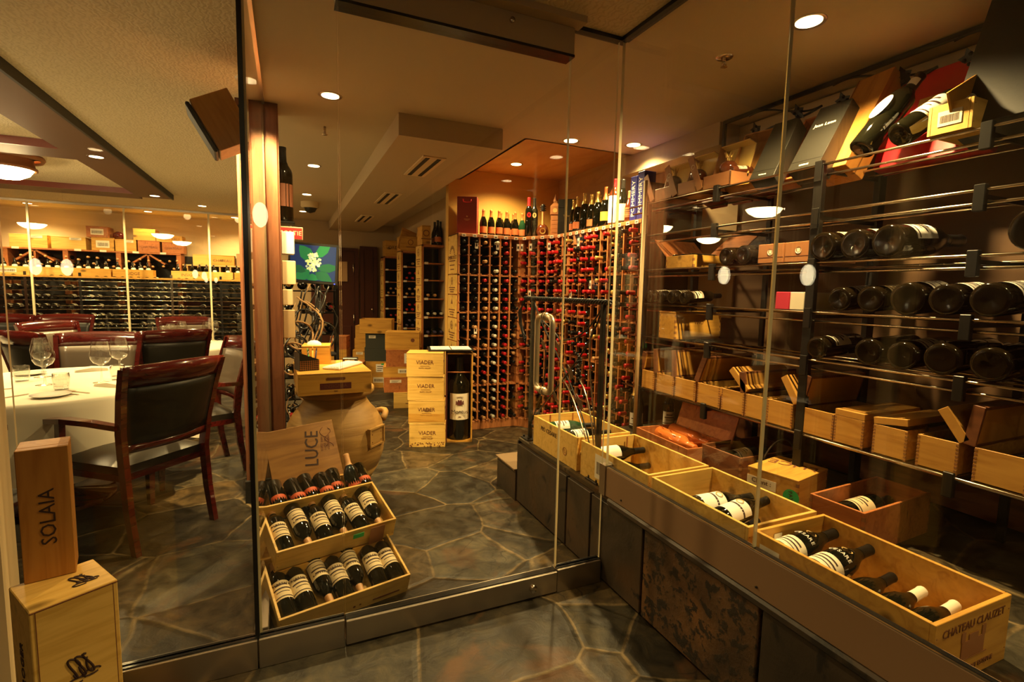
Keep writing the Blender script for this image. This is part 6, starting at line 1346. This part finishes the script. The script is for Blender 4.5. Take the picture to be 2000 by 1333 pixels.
table(-1.30, 3.88, 0.68, 'near round dining table at the left of the picture', 'white tablecloth of the near table, falling in folds')
table(-1.02, 5.92, 0.56, 'second round dining table further back', 'white tablecloth of the second table between the red chairs')
table(-2.95, 6.30, 0.62, 'third round dining table at the left frame edge', 'white tablecloth at the left frame edge behind the chairs')
def stemglass(T, label, s=1.0):
    o = empty('wine_glass', T @ Matrix.Scale(s, 4), label, 'wine glass', 'stemmed wine glasses')
    MB().lathe([(0.012, 0.088), (0.030, 0.098), (0.041, 0.118), (0.043, 0.140), (0.036, 0.178), (0.031, 0.200)], 24).build('bowl', 'wineglass', o)
    MB().lathe([(0.012, 0.088), (0.0045, 0.080), (0.0035, 0.045), (0.005, 0.01), (0.018, 0.003), (0.036, 0.0)], 18).build('stem', 'wineglass', o); return o
def tumbler(T, label):
    o = MB().lathe([(0, 0.004), (0.033, 0.004), (0.036, 0.02), (0.040, 0.06), (0.037, 0.095), (0.0355, 0.095), (0.038, 0.06), (0.034, 0.022), (0, 0.012)], 22).build('tumbler', 'wineglass', None, T); tag(o, label, 'tumbler', 'water tumblers'); return o
TZ = 0.739
G1 = [(-1.32, 3.80, 'large stemmed glass standing in front on the near table, left'), (-1.44, 4.12, 'large stemmed glass behind the left one on the near table'), (-1.05, 3.80, 'stemmed glass nearest the front armchair on the near table'), (-1.02, 4.05, 'stemmed glass behind it on the near table, right')]
for x, y, lb in G1: stemglass(TR((x, y, TZ)), lb, 1.25)
for x, y, lb in ((-1.10, 5.75, 'stemmed glass on the second table, leftmost'), (-1.05, 6.05, 'stemmed glass on the second table, second from left'), (-1.02, 6.45, 'stemmed glass at the back of the second table'), (-0.78, 6.35, 'stemmed glass on the right half of the second table'), (-0.74, 6.55, 'stemmed glass rearmost on the second table')): stemglass(TR((x, y-0.22, TZ)), lb, 1.1)
for x, y, lb in ((-1.49, 3.98, 'tumbler at the left rim of the near table'), (-1.18, 3.60, 'tumbler by the plate in front on the near table'), (-0.99, 3.88, 'tumbler close to the front armchair back'), (-1.20, 5.75, 'tumbler on the second table')): tumbler(TR((x, y, TZ)), lb)
for x, y, lb in ((-1.16, 3.40, 'white side plate at the front rim of the near table'), (-1.55, 4.24, 'white side plate at the left of the near table'), (-1.0, 4.30, 'white side plate behind the front armchair'), (-1.00, 5.55, 'white plate at the front of the second table')):
    o = MB().lathe([(0, 0.003), (0.05, 0.003), (0.085, 0.012), (0.086, 0.014), (0.05, 0.007), (0, 0.007)], 30).build('side_plate', 'china', None, TR((x, y, TZ))); tag(o, lb, 'plate', 'white side plates')
for x, y, a, lb in ((-1.25, 4.33, 0.3, 'folded napkin at the back of the near table'), (-0.95, 3.65, -0.6, 'folded napkin by the front armchair'), (-1.50, 3.50, 0.8, 'folded napkin at the left front of the near table')):
    b = MB(); b.prism([(-0.09, 0), (0.09, 0), (0.085, 0.018), (0.0, 0.026), (-0.085, 0.014)], -0.05, 0.05); o = b.build('napkin', 'cloth', None, TR((x, y, TZ), a)); tag(o, lb, 'napkin', 'folded napkins')
def fork(T, lb):
    b = MB(); b.box(-0.003, 0.003, -0.09, 0.03, 0.001, 0.004); b.box(-0.011, 0.011, 0.03, 0.05, 0.001, 0.004)
    for k in range(4): b.box(-0.011+k*0.0062, -0.0085+k*0.0062, 0.05, 0.09, 0.001, 0.003)
    o = b.build('fork', 'steel', None, T); tag(o, lb, 'fork', 'forks on the near table')
def knife(T, lb):
    b = MB(); b.box(-0.004, 0.004, -0.10, 0.0, 0.001, 0.006); b.prism([(-0.007, 0.001), (0.007, 0.001), (0.007, 0.003), (-0.007, 0.003)], 0.0, 0.11); o = b.build('knife', 'steel', None, T); tag(o, lb, 'knife', 'knives on the near table')
fork(TR((-1.115, 3.46, TZ), R(50)), 'larger fork right of the front plate'); fork(TR((-1.075, 3.49, TZ), R(50)), 'smaller fork right of the front plate'); knife(TR((-1.36, 3.42, TZ), R(-40)), 'table knife left of the front plate'); knife(TR((-1.53, 3.66, TZ), R(-60)), 'table knife at the left rim of the near table')
# ================================================================== FAR WINE DISPLAY BEHIND GLASS
YF = 9.12
FX0, FX1 = -4.4, -0.30
fs_ = empty('far_display_shelf', TR((0, YF, 0)), 'wide metal rod shelf of wine bottles behind the far glass wall', 'shelf')
rowz = [0.42+0.135*k for k in range(8)]
for k, x in enumerate((-4.35, -3.30, -2.70, -1.60, -0.95, -0.34)):
    MB().box(x-0.015, x+0.015, -0.01, 0.02, 0, 1.48).build('post', 'rod' if k % 2 else 'iron', fs_)
for k, z in enumerate(rowz):
    for dz in (0.0, 0.055):
        MB().cyl((FX0, -0.005, z+dz-0.005), (FX1, -0.005, z+dz-0.005), 0.006, 6).build('rod', 'rod', fs_)
    MB().cyl((FX0, 0.2, z-0.008), (FX1, 0.2, z-0.008), 0.005, 5).build('rear_rod', 'iron', fs_)
MB().bbox(FX0, FX1, -0.02, 0.30, 1.405, 1.43, 0.002).build('display_ledge', 'pine_y', fs_)
def farmesh(lab):
    b = MB(); b.lathe([(0, 0.012), (0.025, 0.004), (0.034, 0.0), (0.0385, 0.004), (0.0385, 0.19), (0.022, 0.226), (0.0150, 0.243), (0.0155, 0.30), (0, 0.30)], 12, mis=[0, 0, 0, 0, 0, 0, 2, 2])
    if lab: b.lathe([(0.0395, 0.015), (0.0395, 0.13)], 8, 1, a0=R(0), a1=R(180))
    return b.mesh('far_bottle', ['bottle', 'paper', 'cap_black'])
FM = [farmesh(1), farmesh(1), farmesh(1), farmesh(0)]
rr_ = random.Random(21); cnt = 0
for k, z in enumerate(rowz):
    x = -3.62; col = 0
    while x < -0.45:
        x += 0.100+rr_.uniform(-0.004, 0.006)
        if min(abs(x-p) for p in (-3.30, -2.70, -1.60, -0.95)) < 0.045: continue
        col += 1
        if rr_.random() < 0.12: continue
        o = bpy.data.objects.new('cellared_bottle', FM[rr_.randrange(4)]); C.objects.link(o)
        o.matrix_basis = TR((x, YF-0.01, z+0.038), rx=-PI/2) @ Matrix.Rotation(PI+rr_.uniform(-0.3, 0.3), 4, 'Z')
        tag(o, 'dark bottle base, row %s from bottom, place %s from left, far wine wall' % (ORD[k], ORD[col-1]), 'wine bottle', 'bottles lying in the far wine wall'); cnt += 1
# leaning bottles in display cases on the ledge
xs = [(-3.72, -3.25, 'pine_pale'), (-3.23, -2.80, 'pine_pale'), (-2.78, -2.34, 'pine'), (-2.32, -1.83, 'pine'), (-1.60, -1.10, 'pine_pale'), (-1.08, -0.78, 'pine_pale'), (-0.76, -0.42, 'pine')]
wh = ['first', 'second', 'third', 'fourth', 'fifth', 'sixth', 'seventh']
for k, (xa, xb, mt) in enumerate(xs):
    o = case('display_case', TR(((xa+xb)/2, YF+0.10, 1.431), 0), xb-xa, 0.20, 0.115, 'shallow wooden display case of leaning bottles on the far ledge, %s from left' % wh[k], mt, group='display cases on the far ledge', open_=True, nails=False)
    if k in (3, 4): letter('INSIGNIA' if k == 4 else 'RIDGE', o, FRONT(0.20, 0.055), 0.06, 'ink_brown')
    if k == 0: sticker(o, FRONT(0.2, 0.06), 0.2, 0.06, 'paper', True)
    n = int((xb-xa-0.04)/0.088)
    for i in range(n):
        x = xa+0.06+i*(xb-xa-0.12)/max(1, n-1)
        bottle('leaning_bottle', TR((x, YF+0.07, 1.452), 0.35 if k != 4 else 0.0, 0.0, 0.0) @ Matrix.Rotation(-0.55, 4, 'X'), '%s bottle leaning in the %s display case of the far ledge' % (wh[i], wh[k]), lab='paper' if k != 4 else None, s=0.80, n=10, bands=False, lz=(0.04, 0.16), la=70, group='bottles leaning on the far ledge')
# pigeonhole rack behind with crates on top
pg = empty('pigeonhole_rack', TR((0, 9.48, 0)), 'wooden pigeonhole rack with diagonal braces behind the display ledge', 'wine rack')
MB().bbox(FX0, -1.52, -0.04, 0.32, 1.80, 1.82, 0.002).build('top_board', 'pine_red', pg); MB().box(FX0, -0.3, 0.30, 0.33, 0.3, 1.8).build('back_panel', 'black', pg)
for x in (-4.3, -3.62, -2.95, -2.32, -1.55): MB().box(x-0.03, x+0.03, -0.03, 0.3, 0.3, 1.80).build('upright', 'pine_red', pg)
for x in (-3.30, -1.95):
    MB().box(x-0.012, x+0.012, -0.02, 0.3, 1.45, 1.8).build('upright', 'pine_red', pg)
    for s_ in (-1, 1): MB().box(-0.012, 0.012, -0.02, 0.25, -0.26, 0.0, T=TR((x, 0, 1.80)) @ Matrix.Rotation(s_*0.95, 4, 'Y')).build('diagonal_brace', 'pine_red', pg)
MB().bbox(-1.50, -0.3, -0.05, 0.3, 1.64, 1.66, 0.002).build('right_shelf', 'rackpale', pg)
for k in range(8): MB().box(-1.45+k*0.15, -1.43+k*0.15, -0.04, 0.2, 1.43, 1.64).build('divider', 'rackpale', pg)
for k in range(5):
    x = (-3.5, -2.8, -2.5, -2.1, -1.75)[k]; MB().box(x-0.04, x+0.04, -0.045, -0.04, 1.80, 1.83).build('shelf_tag', 'tag', pg)
cm_ = MB().lathe([(0.0375, 0.1), (0.0375, 0.19), (0.02, 0.23), (0.015, 0.24)], 8, 0).lathe([(0.015, 0.24), (0.0165, 0.298), (0.0, 0.30)], 8, 1).mesh('rack_neck', ['bottle', 'cap_tan'])
q = 0
for x in [-3.5+0.125*i for i in range(16)]:
    for j in range(2):
        if rr_.random() < 0.12: continue
        o = bpy.data.objects.new('pigeonhole_bottle', cm_); C.objects.link(o); o.matrix_basis = TR((x+0.06*j+rr_.uniform(-0.02, 0.02), 9.74, 1.60+j*0.09+rr_.uniform(-0.02, 0.03)), rx=PI/2)
        tag(o, 'tan-capped bottle neck, %s from left, %s row of the far pigeonhole rack' % (ORD[int(round((x+3.5)/0.125))], ['lower', 'upper'][j]), 'wine bottle', 'bottles in the far pigeonhole rack')
TC = [(-3.35, 1.822, 0.42, 0.185, 'pine_pale', 'long pale crate at the left end'), (-2.90, 1.822, 0.40, 0.18, 'pine_pale', 'second long pale crate'), (-2.50, 1.822, 0.27, 0.19, 'pine', 'crate with a large white sticker'), (-2.22, 1.822, 0.26, 0.18, 'pine', 'short crate right of the stickered one'), (-1.93, 1.822, 0.28, 0.18, 'pine_red', 'reddish crate with oval branding'), (-1.62, 1.822, 0.28, 0.17, 'pine_red', 'reddish crate at the right end'),
      (-2.56, 2.014, 0.26, 0.16, 'pine_red', 'upper crate with barcode sticker'), (-1.98, 2.004, 0.28, 0.17, 'pine', 'upper crate above the oval-branded one'), (-1.66, 1.994, 0.34, 0.10, 'pine', 'flat crate on top at the right end'),
      (-1.25, 1.662, 0.22, 0.165, 'pine_pale', 'pale crate on the lower shelf beside the rack end'), (-0.95, 1.662, 0.34, 0.165, 'pine', 'crate in the middle of the lower right shelf'), (-0.62, 1.662, 0.26, 0.20, 'cardboard', 'carton with barcode nearest the column')]
for k, (x, z, w_, h, mt, lb) in enumerate(TC):
    o = case('wine_crate', TR((x, 9.58, z), 0), w_, 0.28, h, lb+', on the far wine wall', mt, 'crate', 'crates on top of the far wine wall', nails=False)
    if k in (0, 1, 3): sticker(o, FRONT(0.28, h*0.85, w_*0.2), w_*0.35, 0.035, 'paper')
    if k in (2, 6, 11): sticker(o, FRONT(0.28, h*0.5), w_*0.6, h*0.55, 'paper', True)
    if k in (4, 5, 8, 10): letter('CHATEAU', o, FRONT(0.28, h*0.45), w_*0.17, 'ink_brown')
o = empty('red_jar', TR((-2.33, 9.56, 2.003)), 'small dark red lacquered pot on the far crates', 'pot'); MB().lathe([(0, 0), (0.05, 0), (0.075, 0.04), (0.07, 0.09), (0.045, 0.105), (0, 0.11)], 20).build('body', 'mahog', o); MB().lathe([(0, 0.108), (0.04, 0.108), (0.02, 0.12), (0, 0.125)], 16).build('lid', 'mahog', o)
# ================================================================== FOREGROUND BOXES AT LEFT
big = empty('tall_wooden_box', TR((-0.535, 1.565, 0), R(32)), 'tall pale wooden box with scrolled monogram in the left foreground', 'wooden box')
MB().bbox(-0.085, 0.085, -0.085, 0.085, 0, 0.585, 0.002).build('box_body', 'pine_pale', big)
b = MB(); b.box(-0.075, 0.075, -0.0865, -0.085, 0.0, 0.578); b.build('sliding_panel', 'pine_pale', big)
b = MB(); b.box(0.074, 0.0755, -0.0868, -0.0860, 0, 0.58); b.box(-0.0755, -0.074, -0.0868, -0.0860, 0, 0.58); b.box(-0.085, 0.085, -0.0868, -0.0850, 0.579, 0.581); b.build('panel_groove', 'ink_brown', big)
def monogram(T, s, parent):
    b = MB()
    for ph in range(3):
        pts = [T @ Vector((s*(-0.3+0.25*ph+0.22*math.cos(t_*0.42+ph)*(1-t_/30)), s*(0.45*math.sin(t_*0.30+ph*0.6)), 0)) for t_ in range(20)]
        b.tube(pts, 0.0022*s/0.05, 5)
    for q in (-1, 1): b.tube([T @ Vector((s*(q*0.25+0.3*math.cos(t_*0.5)), s*(-0.5+0.12*math.sin(t_*0.5)+0.06*q), 0)) for t_ in range(12)], 0.0018*s/0.05, 5)
    b.build('monogram', 'ink', parent)
monogram(FR((0.005, -0.087, 0.40), (1, 0, 0), (0, 0, 1)), 0.062, big)
monogram(TOP(0.585, 0.035, -0.01), 0.05, big)
letter('POL ROGER', big, FR((-0.086, 0.0, 0.38), (0, 0, 1), (0, 1, 0)), 0.036, 'ink')
sol = empty('hinged_wine_box', TR((-0.585, 1.650, 0.586), R(14)), 'upright hinged wooden wine box standing on the tall pale box', 'wooden box')
MB().bbox(-0.05, 0.05, -0.022, 0.048, 0, 0.345, 0.0015).build('box_body', 'pine_up', sol)
MB().bbox(-0.05, 0.05, -0.048, -0.0235, 0, 0.345, 0.0015).build('lid', 'pine_up', sol)
letter('SOLAIA', sol, FR((0.004, -0.0488, 0.165), (0, 0, 1), (-1, 0, 0)), 0.044, 'ink', sx=1.0)
b = MB()
for z in (0.045, 0.29): b.box(-0.0515, -0.050, -0.028, -0.018, z-0.012, z+0.012)
b.build('hinge', 'iron', sol)
b = MB()
for k in range(7): b.box(0.030, 0.050, -0.046+0.008*2*k-0.0, -0.040+0.008*2*k, 0.3452, 0.3456) if k < 6 else None
b.build('finger_joint', 'endgrain', sol)
print('LABEL DUPES', [k for k, v in LABELS.items() if len(v) > 1 and 'cable' not in k][:20], [k for k in LABELS if len(k.split()) > 16][:8])
